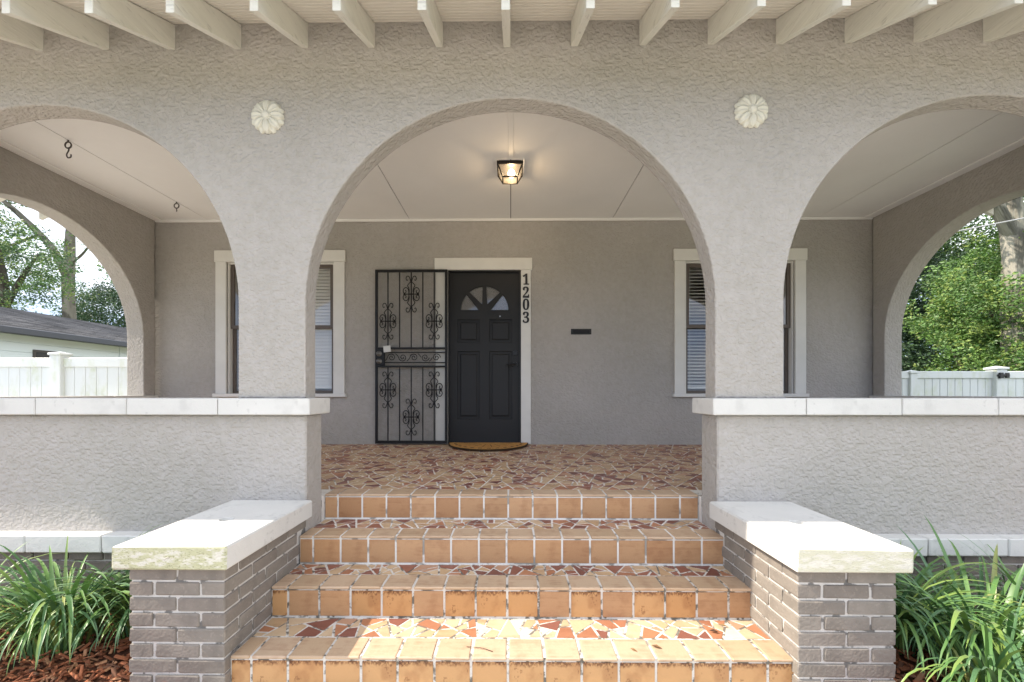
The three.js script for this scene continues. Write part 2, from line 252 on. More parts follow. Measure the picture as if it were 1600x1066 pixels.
{ // roof: grooved eave boards, rafters, shingle planes
  const roof = subgroup('roof', house, 'hip roof with exposed white rafter tails'), P = 0.455, T = 0.575;
  const yd = t => 3.545 - P * t;                                // underside of the boards, t metres out from the wall
  const eave = (along) => {                                     // along(u, t, y) -> point; u = -1..1 with hip mitre
    const Q = [], n = Math.round((T + 0.14) / 0.0395);
    for (let i = 0; i < n; i++) {
      const t0 = -0.14 + i * 0.0395, t1 = t0 + 0.0395, g = 0.0045;
      const strip = (a, ya, b, yb) => quad(Q, along(-1, a, ya), along(1, a, ya), along(1, b, yb), along(-1, b, yb));
      strip(t0 + g, yd(t0 + g), t1 - g, yd(t1 - g)); strip(t0 - g, yd(t0 - g), t0, yd(t0) + 0.009); strip(t0, yd(t0) + 0.009, t0 + g, yd(t0 + g));
    }
    return tri(Q);
  };
  part('eave_board', eave((u, t, y) => [u * (4.5 + t), y, t]), M.deck, roof);
  part('eave_board', eave((u, t, y) => [-4.5 - t, y, -6.35 + u * (6.35 + t)]), M.deck, roof);
  part('eave_board', eave((u, t, y) => [4.5 + t, y, -6.35 + u * (6.35 + t)]), M.deck, roof);
  const prof = new THREE.Shape(); const yb = t => 3.392 - P * t; prof.moveTo(-0.06, yb(-0.06)); prof.lineTo(0.515, yb(0.515)); prof.lineTo(0.515, yd(0.515) - 0.003); prof.lineTo(-0.06, yd(-0.06) - 0.003); prof.closePath();
  const raf = new THREE.ExtrudeGeometry(prof, { depth: 0.036, bevelEnabled: true, bevelSize: 0.003, bevelOffset: -0.003, bevelThickness: 0.003, bevelSegments: 1 }).translate(0, 0, -0.018); // x outwards, y up
  const rg = [0, 1, 2].map(i => boxUV(raf.clone(), 1, i * 0.37, i * 0.21));
  for (let k = -10; k <= 10; k++) { const o = put(part('rafter', rg[(k + 30) % 3], M.rafter, roof), -0.022 + 0.4065 * k + rr(-0.006, 0.006), rr(-0.004, 0.003), 0); o.rotation.y = -Math.PI / 2 + rr(-0.006, 0.006); }
  for (const s of [-1, 1]) for (let k = 0; k < 8; k++) { const o = put(part('rafter', rg[k % 3], M.rafter, roof), s * 4.5, 0, -0.32 - 0.4065 * k); o.rotation.y = s < 0 ? Math.PI : 0; }
  const X = 4.5 + T + 0.025, Z0 = T + 0.025, Z1 = -12.7 - Z0, y0 = 3.578 - P * (T + 0.025), yr = y0 + P * X, zr0 = Z0 - X, zr1 = Z1 + X, Q = [];
  const A = [-X, y0, Z0], B = [X, y0, Z0], C = [X, y0, Z1], D = [-X, y0, Z1], E = [0, yr, zr0], F = [0, yr, zr1];
  quad(Q, A, B, E, E); quad(Q, B, C, F, E); quad(Q, C, D, F, F); quad(Q, D, A, E, F);
  const lo = p => [p[0], p[1] - 0.036, p[2]]; for (const [p, q] of [[A, B], [B, C], [C, D], [D, A]]) quad(Q, lo(p), lo(q), q, p);
  const keep = []; for (let i = 0; i < Q.length; i += 9) { const a = V(...Q.slice(i, i + 3)), b = V(...Q.slice(i + 3, i + 6)), c = V(...Q.slice(i + 6, i + 9)); if (V().subVectors(b, a).cross(V().subVectors(c, a)).length() > 1e-6) keep.push(...Q.slice(i, i + 9)); }
  part('shingle_cover', tri(keep), M.shingle, roof);
}

// ───────────────────────── windows ─────────────────────────
function windowUnit(x0, x1, label, tilt) {
  const w = subgroup('window', house, label), z = BZ, y0 = 1.312, y1 = 2.888, cw = 0.128;
  part('head_casing', cbox(x0 - cw - 0.012, x1 + cw + 0.012, y1, y1 + 0.138, z - 0.01, z + 0.03, 0.003), M.white, w);
  part('side_casing', cbox(x0 - cw, x0, y0 - 0.01, y1 - 0.001, z - 0.01, z + 0.024, 0.003), M.white, w);
  part('side_casing', cbox(x1, x1 + cw, y0 - 0.01, y1 - 0.001, z - 0.01, z + 0.024, 0.003), M.white, w);
  part('sill', cbox(x0 - cw - 0.022, x1 + cw + 0.022, y0 - 0.052, y0 - 0.011, z - 0.12, z + 0.05, 0.004), M.white, w);
  const jamb = (a, b, c, d) => part('jamb', box(a, b, c, d, z - 0.195, z - 0.012), M.white, w);
  jamb(x0 + 0.001, x0 + 0.022, y0 - 0.01, y1); jamb(x1 - 0.022, x1 - 0.001, y0 - 0.01, y1); jamb(x0 + 0.023, x1 - 0.023, y1 - 0.02, y1 - 0.001);
  const mid = (x0 + x1) / 2; part('mullion', cbox(mid - 0.05, mid + 0.05, y0 - 0.01, y1 - 0.021, z - 0.16, z - 0.02, 0.003), M.white, w);
  const ym = 2.11;
  for (const [a, b] of [[x0 + 0.023, mid - 0.051], [mid + 0.051, x1 - 0.023]]) {
    const fr = (l, r, bo, t, zc, th, k) => part('sash_frame', mergeGeometries([cbox(l, l + k, bo, t, zc - th / 2, zc + th / 2, 0.002), cbox(r - k, r, bo, t, zc - th / 2, zc + th / 2, 0.002), cbox(l + k, r - k, bo, bo + k, zc - th / 2, zc + th / 2, 0.002), cbox(l + k, r - k, t - k, t, zc - th / 2, zc + th / 2, 0.002)]), M.brown, w);
    fr(a, b, ym - 0.02, y1 - 0.022, z - 0.045, 0.03, 0.042); fr(a + 0.004, b - 0.004, y0 - 0.008, ym + 0.022, z - 0.08, 0.03, 0.034);
    part('pane', box(a + 0.04, b - 0.04, ym, y1 - 0.05, z - 0.047, z - 0.044), M.glass, w); part('pane', box(a + 0.036, b - 0.036, y0 + 0.02, ym, z - 0.082, z - 0.079), M.glass, w);
    const S = []; let k = 0; for (let y = y0 + 0.085; y < y1 - 0.03; y += 0.0405, k++) S.push(new THREE.BoxGeometry(b - a - 0.05, 0.0025, 0.047).rotateX(tilt + 0.05 * Math.sin(k * 2.3)).translate((a + b) / 2, y, z - 0.145));
    S.push(new THREE.BoxGeometry(b - a - 0.05, 0.02, 0.03).translate((a + b) / 2, y0 + 0.06, z - 0.145));
    for (const f of [0.15, 0.85]) S.push(new THREE.BoxGeometry(0.003, y1 - y0 - 0.1, 0.002).translate(a + (b - a) * f, (y0 + y1) / 2, z - 0.118));
    part('blind', mergeGeometries(S), M.blind, w);
  }
}
windowUnit(-3.434, -2.128, 'white-cased window left of the door with blinds nearly closed', 1.02);
windowUnit(2.083, 3.384, 'white-cased window right of the door with blinds half open', 0.42);

// ───────────────────────── front door ─────────────────────────
{
  const z = BZ, d = subgroup('front_door', house, 'black panelled front door with fanlight');
  const x0 = -0.739, x1 = 0.107, yb = 0.705, yt = 2.768, cx = (x0 + x1) / 2, sh = new THREE.Shape();
  sh.moveTo(x0, yb); sh.lineTo(x1, yb); sh.lineTo(x1, yt); sh.lineTo(x0, yt); sh.closePath();
  const fy = 2.312, fr = 0.292, panes = [];
  for (const [a0, a1] of [[0.09, Math.PI / 4 - 0.06], [Math.PI / 4 + 0.06, Math.PI / 2 - 0.06], [Math.PI / 2 + 0.06, 3 * Math.PI / 4 - 0.06], [3 * Math.PI / 4 + 0.06, Math.PI - 0.09]]) {
    const mid = (a0 + a1) / 2, hubx = cx + 0.075 * Math.cos(mid), huby = fy + 0.075 * Math.sin(mid), pts = [];
    const first = a0 < 0.2, last = a1 > 2.8;
    const A0 = first ? 0.0 : a0, A1 = last ? Math.PI : a1;
    for (let i = 0; i <= 12; i++) { const a = A0 + (A1 - A0) * i / 12; pts.push([cx + fr * Math.cos(a), fy + fr * Math.sin(a)]); }
    pts.push([hubx, first || last ? fy : huby]); panes.push(pts);
    const p = new THREE.Path(); pts.forEach((q, i) => i ? p.lineTo(...q) : p.moveTo(...q)); p.closePath(); sh.holes.push(p);
  }
  const boxes = [[-0.648, -0.377, 1.92, 2.20], [-0.263, 0.016, 1.92, 2.20], [-0.648, -0.377, 0.99, 1.815], [-0.263, 0.016, 0.99, 1.815]];
  for (const [a, b, c, e] of boxes) { const p = new THREE.Path(); p.moveTo(a, c); p.lineTo(b, c); p.lineTo(b, e); p.lineTo(a, e); p.closePath(); sh.holes.push(p); }
  const leaf = new THREE.ExtrudeGeometry(sh, { depth: 0.036, bevelEnabled: true, bevelSize: 0.004, bevelThickness: 0.004, bevelOffset: -0.0, bevelSegments: 1 }).translate(0, 0, z - 0.082);
  part('leaf', leaf, M.door, d);
  for (const [a, b, c, e] of boxes) part('panel', mergeGeometries([box(a - 0.003, b + 0.003, c - 0.003, e + 0.003, z - 0.079, z - 0.064), cbox(a + 0.034, b - 0.034, c + 0.034, e - 0.034, z - 0.066, z - 0.047, 0.012)]), M.door, d);
  for (const pts of panes) { const s = new THREE.Shape(); pts.forEach((q, i) => i ? s.lineTo(...q) : s.moveTo(...q)); const c = pts.reduce((a, q) => [a[0] + q[0] / pts.length, a[1] + q[1] / pts.length], [0, 0]); const g = new THREE.ExtrudeGeometry(s, { depth: 0.004, bevelEnabled: false }).translate(-c[0], -c[1], 0).scale(1.04, 1.04, 1).translate(c[0], c[1], z - 0.066); part('pane', g, M.fanGlass, d); }
  const knob = mat([0.03, 0.028, 0.026], { roughness: 0.3, metalness: 0.8 });
  part('deadbolt', new THREE.CylinderGeometry(0.03, 0.033, 0.024, 24).rotateX(Math.PI / 2).translate(0.052, 1.792, z - 0.034), knob, d);
  part('handle', mergeGeometries([new THREE.CylinderGeometry(0.028, 0.031, 0.016, 24).rotateX(Math.PI / 2).translate(0.052, 1.655, z - 0.034), wire([[0.052, 1.655, z - 0.03], [0.052, 1.655, z + 0.012], [0.02, 1.65, z + 0.018], [-0.03, 1.64, z + 0.016], [-0.055, 1.65, z + 0.014]], 0.009, 24, 8)]), knob, d);
  part('peephole', new THREE.CylinderGeometry(0.008, 0.008, 0.01, 12).rotateX(Math.PI / 2).translate(-0.13, 2.238, z - 0.04), mat([0.4, 0.4, 0.38], { metalness: 0.8, roughness: 0.3 }), d);
  // casing
  const c = subgroup('door_casing', house, 'white door casing carrying the house number');
  part('head_casing', cbox(-0.913, 0.256, 2.783, 2.926, z - 0.01, z + 0.032, 0.003), M.white, c);
  part('side_casing', cbox(0.123, 0.240, 0.697, 2.782, z - 0.01, z + 0.026, 0.003), M.white, c);
  part('side_casing', cbox(-0.900, -0.755, 0.697, 2.782, z - 0.01, z + 0.026, 0.003), M.white, c);
  part('door_stop', box(0.108, 0.1225, 0.697, 2.782, z - 0.19, z + 0.004), M.black, c); part('door_stop', box(-0.7545, -0.740, 0.697, 2.782, z - 0.19, z + 0.004), M.black, c); part('door_stop', box(-0.739, 0.107, 2.769, 2.7825, z - 0.19, z + 0.004), M.black, c);
  part('threshold', cbox(-0.738, 0.106, 0.60, 0.703, z - 0.19, z + 0.03, 0.006), M.white, c);
}
// ───────────────────────── iron security door, folded back on the wall ─────────────────────────
{
  const z = BZ + 0.062, s = subgroup('security_door', house, 'black wrought iron security door swung open against the wall');
  const x0 = -1.613, x1 = -0.752, y0 = 0.706, y1 = 2.776, t = 0.03, b = (a, c, d, e, n = 'frame', th = 0.026) => part(n, cbox(a, c, d, e, z - th / 2, z + th / 2, 0.002), M.iron, s);
  b(x0, x0 + t, y0, y1); b(x1 - t, x1, y0, y1); b(x0 + t, x1 - t, y1 - t, y1); b(x0 + t, x1 - t, y0, y0 + 0.035);
  b(x0 + t, x1 - t, 1.827, 1.851, 'rail'); b(x0 + t, x1 - t, 1.612, 1.634, 'rail'); b(x0 + 0.1, x1 - t, 1.785, 1.797, 'rail', 0.014); b(x0 + 0.1, x1 - t, 1.664, 1.676, 'rail', 0.014);
  const bx = [-1.462, -1.323, -1.184, -1.046, -0.910];
  for (const x of bx) { part('bar', box(x - 0.006, x + 0.006, 1.852, y1 - t - 0.001, z - 0.006, z + 0.006), M.iron, s); part('bar', box(x - 0.006, x + 0.006, y0 + 0.036, 1.611, z - 0.006, z + 0.006), M.iron, s); }
  // scroll ornament, half width 0.098, half height 0.215
  const half = (m, n) => { const W = m * 0.098, H = n * 0.215, c = [], add = (p, r = 0.0052) => c.push(wire(p.map(([x, y]) => [x * W, y * H, 0]), r, 30, 5));
    add([[0.04, 0.66], [0.12, 0.80], [0.30, 0.98], [0.52, 0.98], [0.62, 0.86], [0.52, 0.76], [0.38, 0.80]]);
    add([[0.0, 0.70], [0.24, 0.60], [0.44, 0.47], [0.30, 0.34], [0.24, 0.18], [0.30, 0.0]]);
    add([[0.28, 0.0], [0.30, 0.16], [0.44, 0.32], [0.72, 0.36], [0.96, 0.24], [0.92, 0.08], [0.72, 0.06], [0.62, 0.16], [0.74, 0.22]]);
    add([[0.28, 0], [0.96, 0.02]], 0.0048); return c; };
  const orn = mergeGeometries([...half(1, 1), ...half(-1, 1), ...half(1, -1), ...half(-1, -1), chBox(0.05, 0.014, 0.016, 0.003)].map(g => { g = g.index ? g.toNonIndexed() : g; for (const k of Object.keys(g.attributes)) if (!['position', 'normal', 'uv'].includes(k)) g.deleteAttribute(k); return g; }));
  for (const [x, y] of [[bx[2], 2.484], [bx[0], 2.162], [bx[4], 2.162], [bx[0], 1.345], [bx[4], 1.345], [bx[2], 1.022]]) put(part('scroll_ornament', orn, M.iron, s), x, y, z + 0.004);
  const band = []; for (let k = 0; k < 5; k++) { const cx = -1.42 + k * 0.134, up = k % 2 ? -1 : 1, pts = []; for (let i = 0; i <= 26; i++) { const a = i / 26 * Math.PI * 3.3, r = 0.048 * (1 - i / 30); pts.push([cx - up * 0 - Math.cos(a) * r * (k > 2 ? -1 : 1), 1.731 + up * Math.sin(a) * r * 0.98, z]); } band.push(wire(pts, 0.0048, 50, 5)); band.push(wire([[cx - 0.085, 1.731 - up * 0.045, z], [cx - 0.06, 1.731 - up * 0.02, z], [cx - 0.048, 1.731, z]], 0.0045, 10, 5)); }
  part('scroll_band', mergeGeometries(band), M.iron, s);
  part('lock_box', cbox(x0 + t + 0.001, x0 + 0.112, 1.636, 1.826, z - 0.022, z + 0.022, 0.003), M.iron, s);
  const kn = mat([0.16, 0.155, 0.15], { metalness: 0.9, roughness: 0.35 });
  for (const y of [1.775, 1.685]) part('knob', new THREE.LatheGeometry([[0, 0.045], [0.018, 0.043], [0.026, 0.034], [0.024, 0.024], [0.012, 0.018], [0.012, 0.006], [0.03, 0.004], [0.032, 0]].map(p => new THREE.Vector2(...p)).reverse(), 20).rotateX(Math.PI / 2).translate(x0 + 0.052, y, z + 0.022), kn, s);
  part('insect_screen', new THREE.PlaneGeometry(x1 - x0 - 2 * t, y1 - y0 - 2 * t).translate((x0 + x1) / 2, (y0 + y1) / 2, z - 0.012), new THREE.MeshStandardMaterial({ color: col(0.05, 0.05, 0.05), roughness: 0.9, transparent: true, opacity: 0.13, side: THREE.DoubleSide }), s);
  const tagGeo = chBox(0.085, 0.075, 0.002, 0.0008).rotateZ(0.1); const tg = part('paper_tag', tagGeo, mat([0.62, 0.62, 0.6], { roughness: 0.6 }));
  put(tag(tg, 'small pale tag hanging on the lock of the iron door', 'tag'), x0 + 0.148, 1.83, z + 0.03);
}
// house number
const font = await new FontLoader().loadAsync('fonts/droid/droid_serif_bold.typeface.json');
['1', '2', '0', '3'].forEach((ch, i) => {
  const g = new TextGeometry(ch, { font, size: 0.118, depth: 0.008, curveSegments: 8, bevelEnabled: true, bevelSize: 0.0012, bevelThickness: 0.0015, bevelSegments: 1 }); g.computeBoundingBox(); const bb = g.boundingBox;
  g.translate(-(bb.min.x + bb.max.x) / 2, -(bb.min.y + bb.max.y) / 2, 0).scale(0.95, 1.1, 1);
  const o = part('house_numeral', g, M.black); put(tag(o, ['black numeral one, topmost of the house number', 'black numeral two just under the topmost numeral', 'black numeral zero between the two and the three', 'black numeral three, lowest of the house number'][i], 'number', 'house number digits'), 0.182, [2.668, 2.512, 2.367, 2.212][i], BZ + 0.028);
});
{ const m = thing('mail_slot', 'black metal mail slot in the wall right of the door', 'mail slot', [0.8445, 2.044, BZ]); part('plate', chBox(0.245, 0.068, 0.014, 0.003), M.black, m); part('flap', chBox(0.20, 0.042, 0.012, 0.004).translate(0, 0, 0.010), M.iron, m); }
{ // half-round coir mat
  const t = tex(512, 256, (u, v) => { const x = (u - 0.5) * 2, y = v, r = Math.hypot(x, y), a = Math.atan2(y, x), n = fbm(u, v, 120, 60, 2, 66);
    let k = 0; if (r > 0.972) k = 0.8; if (r > 0.30 && r < 0.62 && Math.abs(Math.sin(a * 9)) < 0.16) k = 1; if (r > 0.80 && r < 0.86 && Math.sin(a * 26) > 0.2) k = 1;
    const c = [0.72, 0.53, 0.27].map(q => q * (0.8 + 0.4 * n)); return c.map(q => q * (1 - 0.88 * k)); }, true, 1);
  const sh = new THREE.Shape(); sh.moveTo(-0.47, 0); for (let i = 0; i <= 40; i++) { const a = Math.PI - Math.PI * i / 40; sh.lineTo(0.47 * Math.cos(a), 0.53 * Math.sin(a)); } sh.closePath();
  const g = new THREE.ExtrudeGeometry(sh, { depth: 0.012, bevelEnabled: true, bevelSize: 0.003, bevelThickness: 0.003, bevelSegments: 1 }), uv = g.attributes.uv, p = g.attributes.position; for (let i = 0; i < p.count; i++) uv.setXY(i, clamp(p.getX(i) / 0.95 + 0.5), clamp(p.getY(i) / 0.535, 0, 0.999));
  g.rotateX(Math.PI / 2).translate(0, 0.019, 0); const o = part('doormat', g, mat([1, 1, 1], { roughness: 1, map: t })); tag(o, 'half-round tan coir doormat with dark border at front door', 'doormat'); o.position.set(-0.265, 0.694, BZ + 0.035); o.rotation.x = 0.0232;
}

// ───────────────────────── porch ceiling lamp ─────────────────────────
{
  const L = thing('porch_ceiling_light', 'lit black square lantern on the porch ceiling', 'ceiling light', [-0.006, CEIL, -1.37]);
  const bronze = mat([0.02, 0.016, 0.013], { roughness: 0.45, metalness: 0.4 }), a = 0.118, b = 0.072, h0 = -0.042, h1 = -0.13;
  const ring = (r, y, hgt, w) => mergeGeometries([[1, 0], [-1, 0], [0, 1], [0, -1]].map(([x, z]) => (x ? chBox(w, hgt, 2 * r, 0.002) : chBox(2 * r - 2 * w, hgt, w, 0.002)).translate(x * (r - w / 2), y, z * (r - w / 2))));
  part('ceiling_plate', mergeGeometries([chBox(0.20, 0.018, 0.20, 0.003).translate(0, -0.010, 0), ring(a, -0.028, 0.03, 0.012)]), bronze, L);
  part('bottom_rim', ring(b, h1, 0.012, 0.011), bronze, L);
  for (const sx of [-1, 1]) for (const sz of [-1, 1]) part('corner_bar', wire([[sx * (a - 0.008), h0, sz * (a - 0.008)], [sx * (a + b - 0.016) / 2, (h0 + h1) / 2, sz * (a + b - 0.016) / 2], [sx * (b - 0.006), h1, sz * (b - 0.006)]], 0.0072, 6, 4), bronze, L);
  const lg = new THREE.MeshPhysicalMaterial({ color: 0xfff6e4, transmission: 1, thickness: 0, roughness: 0.2, ior: 1.5 });
  for (let k = 0; k < 4; k++) { const P = []; quad(P, [-(a - 0.012), h0, a - 0.011], [-(b - 0.008), h1, b - 0.006], [b - 0.008, h1, b - 0.006], [a - 0.012, h0, a - 0.011]); part('pane', tri(P).rotateY(k * Math.PI / 2), lg, L); }
  { const P = []; quad(P, [-b + 0.009, h1, -b + 0.009], [-b + 0.009, h1, b - 0.009], [b - 0.009, h1, b - 0.009], [b - 0.009, h1, -b + 0.009]); part('pane', tri(P), lg, L); }
  part('bulb', new THREE.SphereGeometry(0.033, 16, 12).scale(1, 1.25, 1).translate(0.012, -0.072, 0.0), new THREE.MeshStandardMaterial({ color: 0xffffff, emissive: new THREE.Color(1, 0.86, 0.64), emissiveIntensity: 4.5 }), L);
  const pl = new THREE.PointLight(0xffe0b8, 0.2, 0, 2); pl.position.set(0.012, -0.072, 0); pl.castShadow = true; L.add(pl);
}
// ───────────────────────── rosettes, hooks ─────────────────────────
function petal(len, wid, hgt) {
  const n = 8, m = 6, P = [], I = [];
  for (let i = 0; i <= n; i++) for (let j = 0; j <= m; j++) { const u = i / n, v = j / m * 2 - 1, w = wid * (0.3 + 0.7 * Math.sin(Math.min(1, u * 1.4) * Math.PI / 2)) * (u > 0.72 ? Math.sqrt(Math.max(0.06, 1 - ((u - 0.72) / 0.285) ** 2)) : 1); const rim = Math.abs(v), z = hgt * Math.sin(Math.PI * (0.15 + 0.82 * u)) * (0.40 + 0.60 * Math.sin(Math.min(rim, 0.8) * 1.9)) - (rim > 0.99 ? hgt * 0.9 : 0) - (i === n ? hgt * 0.6 : 0); P.push(v * w, 0.016 + u * len, z); }
  for (let i = 0; i < n; i++) for (let j = 0; j < m; j++) { const a = i * (m + 1) + j, b = a + m + 1; I.push(a, a + 1, b, b, a + 1, b + 1); }
  const g = new THREE.BufferGeometry(); g.setAttribute('position', new THREE.Float32BufferAttribute(P, 3)); g.setIndex(I); g.computeVertexNormals(); return boxUV(g);
}
{
  const big = petal(0.084, 0.026, 0.020), small = petal(0.088, 0.022, 0.013), pm = mat([0.70, 0.69, 0.62], { roughness: 0.75, map: chalkTone });
  for (const [x, y, l] of [[-1.466, 2.974, 'white plaster flower rosette left of the middle arch'], [1.434, 2.990, 'white plaster flower rosette right of the middle arch']]) {
    const r = thing('rosette', l, 'rosette', [x, y, 0.001], 'plaster rosettes above the columns');
    part('backing_disc', new THREE.CylinderGeometry(0.070, 0.080, 0.016, 36).rotateX(Math.PI / 2).translate(0, 0, 0.011), pm, r);
    for (let k = 0; k < 8; k++) { const a = k * Math.PI / 4; const o = put(part('petal', small, pm, r), 0, 0, 0.010); o.rotation.z = a + Math.PI / 8; const q = put(part('petal', big, pm, r), 0, 0, 0.016); q.rotation.z = a; }
    part('boss', new THREE.LatheGeometry([[0, 0.038], [0.013, 0.037], [0.02, 0.032], [0.0225, 0.026], [0.0245, 0.031], [0.028, 0.028], [0.03, 0.018], [0.03, 0.008]].map(p => new THREE.Vector2(...p)), 28).rotateX(Math.PI / 2), pm, r);
  }
  const hm = mat([0.09, 0.08, 0.07], { roughness: 0.5, metalness: 0.7 });
  for (const [z, l, g] of [[-0.93, 'steel swing hook nearer the front on the ceiling', 1], [-2.08, 'steel swing eye nearer the back wall on the ceiling', 0]]) {
    const h = thing('swing_hook', l, 'hook', [-3.66, CEIL, z]);
    part('eye', mergeGeometries([new THREE.TorusGeometry(0.026, 0.0055, 8, 24).translate(0, -0.042, 0), new THREE.CylinderGeometry(0.006, 0.006, 0.02, 8).translate(0, -0.009, 0)]), hm, h);
    part('hook', g ? wire([[0, -0.062, 0.0], [0.012, -0.085, 0.006], [-0.012, -0.12, 0], [-0.004, -0.145, 0], [0.022, -0.14, 0], [0.024, -0.118, 0]], 0.005, 30, 6) : wire([[0, -0.066, 0], [0.002, -0.09, 0], [0, -0.105, 0]], 0.005, 10, 6), hm, h);
  }
}

// ───────────────────────── porch floor and steps ─────────────────────────
const tileMaps = [0, 1, 2, 3, 4, 5].map(i => tex(128, 128, (u, v) => { const n = fbm(u, v, 3, 2, 4, 400 + i * 7), m = fbm(u, v, 2, 12, 3, 500 + i), f = fbm(u, v, 40, 40, 2, 9 + i); const k = sstep(0.42, 0.78, 0.65 * n + 0.35 * m); return [1 - 0.09 * k + 0.05 * (f - 0.5), 0.98 - 0.12 * k + 0.05 * (f - 0.5), 0.96 - 0.13 * k + 0.05 * (f - 0.5)]; }, true));
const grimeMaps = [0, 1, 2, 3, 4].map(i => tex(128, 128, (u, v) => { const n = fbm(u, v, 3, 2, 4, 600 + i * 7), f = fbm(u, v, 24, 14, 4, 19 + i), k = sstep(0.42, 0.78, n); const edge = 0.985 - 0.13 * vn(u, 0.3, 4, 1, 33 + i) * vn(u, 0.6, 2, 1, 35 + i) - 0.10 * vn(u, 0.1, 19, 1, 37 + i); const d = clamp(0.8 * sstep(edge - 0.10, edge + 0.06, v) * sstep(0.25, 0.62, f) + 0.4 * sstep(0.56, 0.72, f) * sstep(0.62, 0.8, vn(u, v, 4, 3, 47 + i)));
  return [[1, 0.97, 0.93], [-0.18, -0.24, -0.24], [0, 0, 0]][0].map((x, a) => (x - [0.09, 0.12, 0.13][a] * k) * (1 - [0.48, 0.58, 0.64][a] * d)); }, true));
const tileBump = tex(128, 128, (u, v) => fbm(u, v, 14, 14, 3, 77), false, 1);
const tileMat = (c, m, ro = 0.45) => mat(c, { roughness: ro, map: m, bumpMap: tileBump, bumpScale: 0.0006 });
const riserM = [], riserG = [], noseM = [];
const R1 = rng(900);
for (const m of tileMaps) for (const c of [[0.47, 0.275, 0.14], [0.43, 0.26, 0.14], [0.49, 0.30, 0.165], [0.40, 0.225, 0.115]]) riserM.push(tileMat(c, m));
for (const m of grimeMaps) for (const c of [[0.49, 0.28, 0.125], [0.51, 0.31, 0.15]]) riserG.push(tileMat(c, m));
for (const m of tileMaps) for (const c of [[0.50, 0.375, 0.26], [0.47, 0.345, 0.23], [0.52, 0.395, 0.28]]) noseM.push(tileMat(c, m, 0.5));
M.grout = mat([0.72, 0.70, 0.66], { roughness: 0.95, bumpMap: brickBump, bumpScale: 0.003, map: tex(512, 512, (u, v) => { const a = fbm(u, v, 16, 16, 4, 501), d = 0.6 * sstep(0.56, 0.70, fbm(u, v, 20, 20, 5, 503)); const t = 0.95 + 0.08 * a; return [t * (1 - 0.5 * d), t * (1 - 0.52 * d), t * (1 - 0.55 * d)]; }, true, 1.3) });
M.groutLow = mat([0.62, 0.59, 0.54], { roughness: 0.95, bumpMap: brickBump, bumpScale: 0.004, map: tex(512, 512, (u, v) => { const a = fbm(u, v, 16, 16, 4, 511), d = 0.62 * sstep(0.50, 0.70, fbm(u, v, 26, 26, 5, 513)); const t = 0.95 + 0.08 * a; return [t * (1 - 0.72 * d), t * (1 - 0.74 * d), t * (1 - 0.78 * d)]; }, true, 0.7) });
const shardColors = [[0.50, 0.36, 0.22], [0.53, 0.40, 0.26], [0.46, 0.325, 0.20], [0.56, 0.44, 0.30], [0.22, 0.09, 0.068], [0.27, 0.115, 0.08], [0.19, 0.08, 0.065], [0.34, 0.155, 0.09], [0.40, 0.19, 0.105], [0.66, 0.60, 0.50], [0.44, 0.27, 0.18]];
const shardM = shardColors.map((c, i) => tileMat(c, tileMaps[i % 6], 0.42));
// broken-tile paving: a rectangle cut again and again by slanting lines into convex shards
function shards(x0, x1, z0, z1, area, R, seedPoly) {
  const out = [], cut = (poly, nx, nz, d, s) => { const r = []; for (let i = 0; i < poly.length; i++) { const a = poly[i], b = poly[(i + 1) % poly.length], da = s * (a[0] * nx + a[1] * nz - d), db = s * (b[0] * nx + b[1] * nz - d); if (da >= 0) r.push(a); if ((da > 0 && db < 0) || (da < 0 && db > 0)) { const t = da / (da - db); r.push([a[0] + (b[0] - a[0]) * t, a[1] + (b[1] - a[1]) * t]); } } return r; };
  const areaOf = p => { let s = 0; p.forEach((a, i) => { const b = p[(i + 1) % p.length]; s += a[0] * b[1] - b[0] * a[1]; }); return Math.abs(s) / 2; };
  const inset = (p, w) => { let q = p; const ar = p.reduce((s, a, i) => { const b = p[(i + 1) % p.length]; return s + a[0] * b[1] - b[0] * a[1]; }, 0), sg = Math.sign(ar); for (let i = 0; i < p.length; i++) { const a = p[i], b = p[(i + 1) % p.length], l = Math.hypot(b[0] - a[0], b[1] - a[1]); if (l < 1e-6) continue; const nx = -(b[1] - a[1]) / l * sg, nz = (b[0] - a[0]) / l * sg; q = cut(q, nx, nz, a[0] * nx + a[1] * nz + w, 1); if (q.length < 3) return null; } return q; };
  const rec = (p, depth) => {
    const A = areaOf(p); if (A < area * rr(0.55, 1.7, R) || depth > 16) { const q = inset(p, rr(0.0035, 0.0065, R)); if (q && areaOf(q) > 0.0003) out.push(q); return; }
    let mx = 0, dir = [1, 0]; for (const a of p) for (const b of p) { const l = Math.hypot(a[0] - b[0], a[1] - b[1]); if (l > mx) { mx = l; dir = [(a[0] - b[0]) / l, (a[1] - b[1]) / l]; } }
    const th = rr(-0.62, 0.62, R), nx = dir[0] * Math.cos(th) - dir[1] * Math.sin(th), nz = dir[0] * Math.sin(th) + dir[1] * Math.cos(th);
    const pr = p.map(a => a[0] * nx + a[1] * nz), lo = Math.min(...pr), hi = Math.max(...pr), d = lo + (hi - lo) * rr(0.36, 0.64, R);
    for (const s of [1, -1]) { const q = cut(p, nx, nz, d, s); if (q.length > 2) rec(q, depth + 1); }
  };
  rec([[x0, z0], [x1, z0], [x1, z1], [x0, z1]], 0); return out;
}
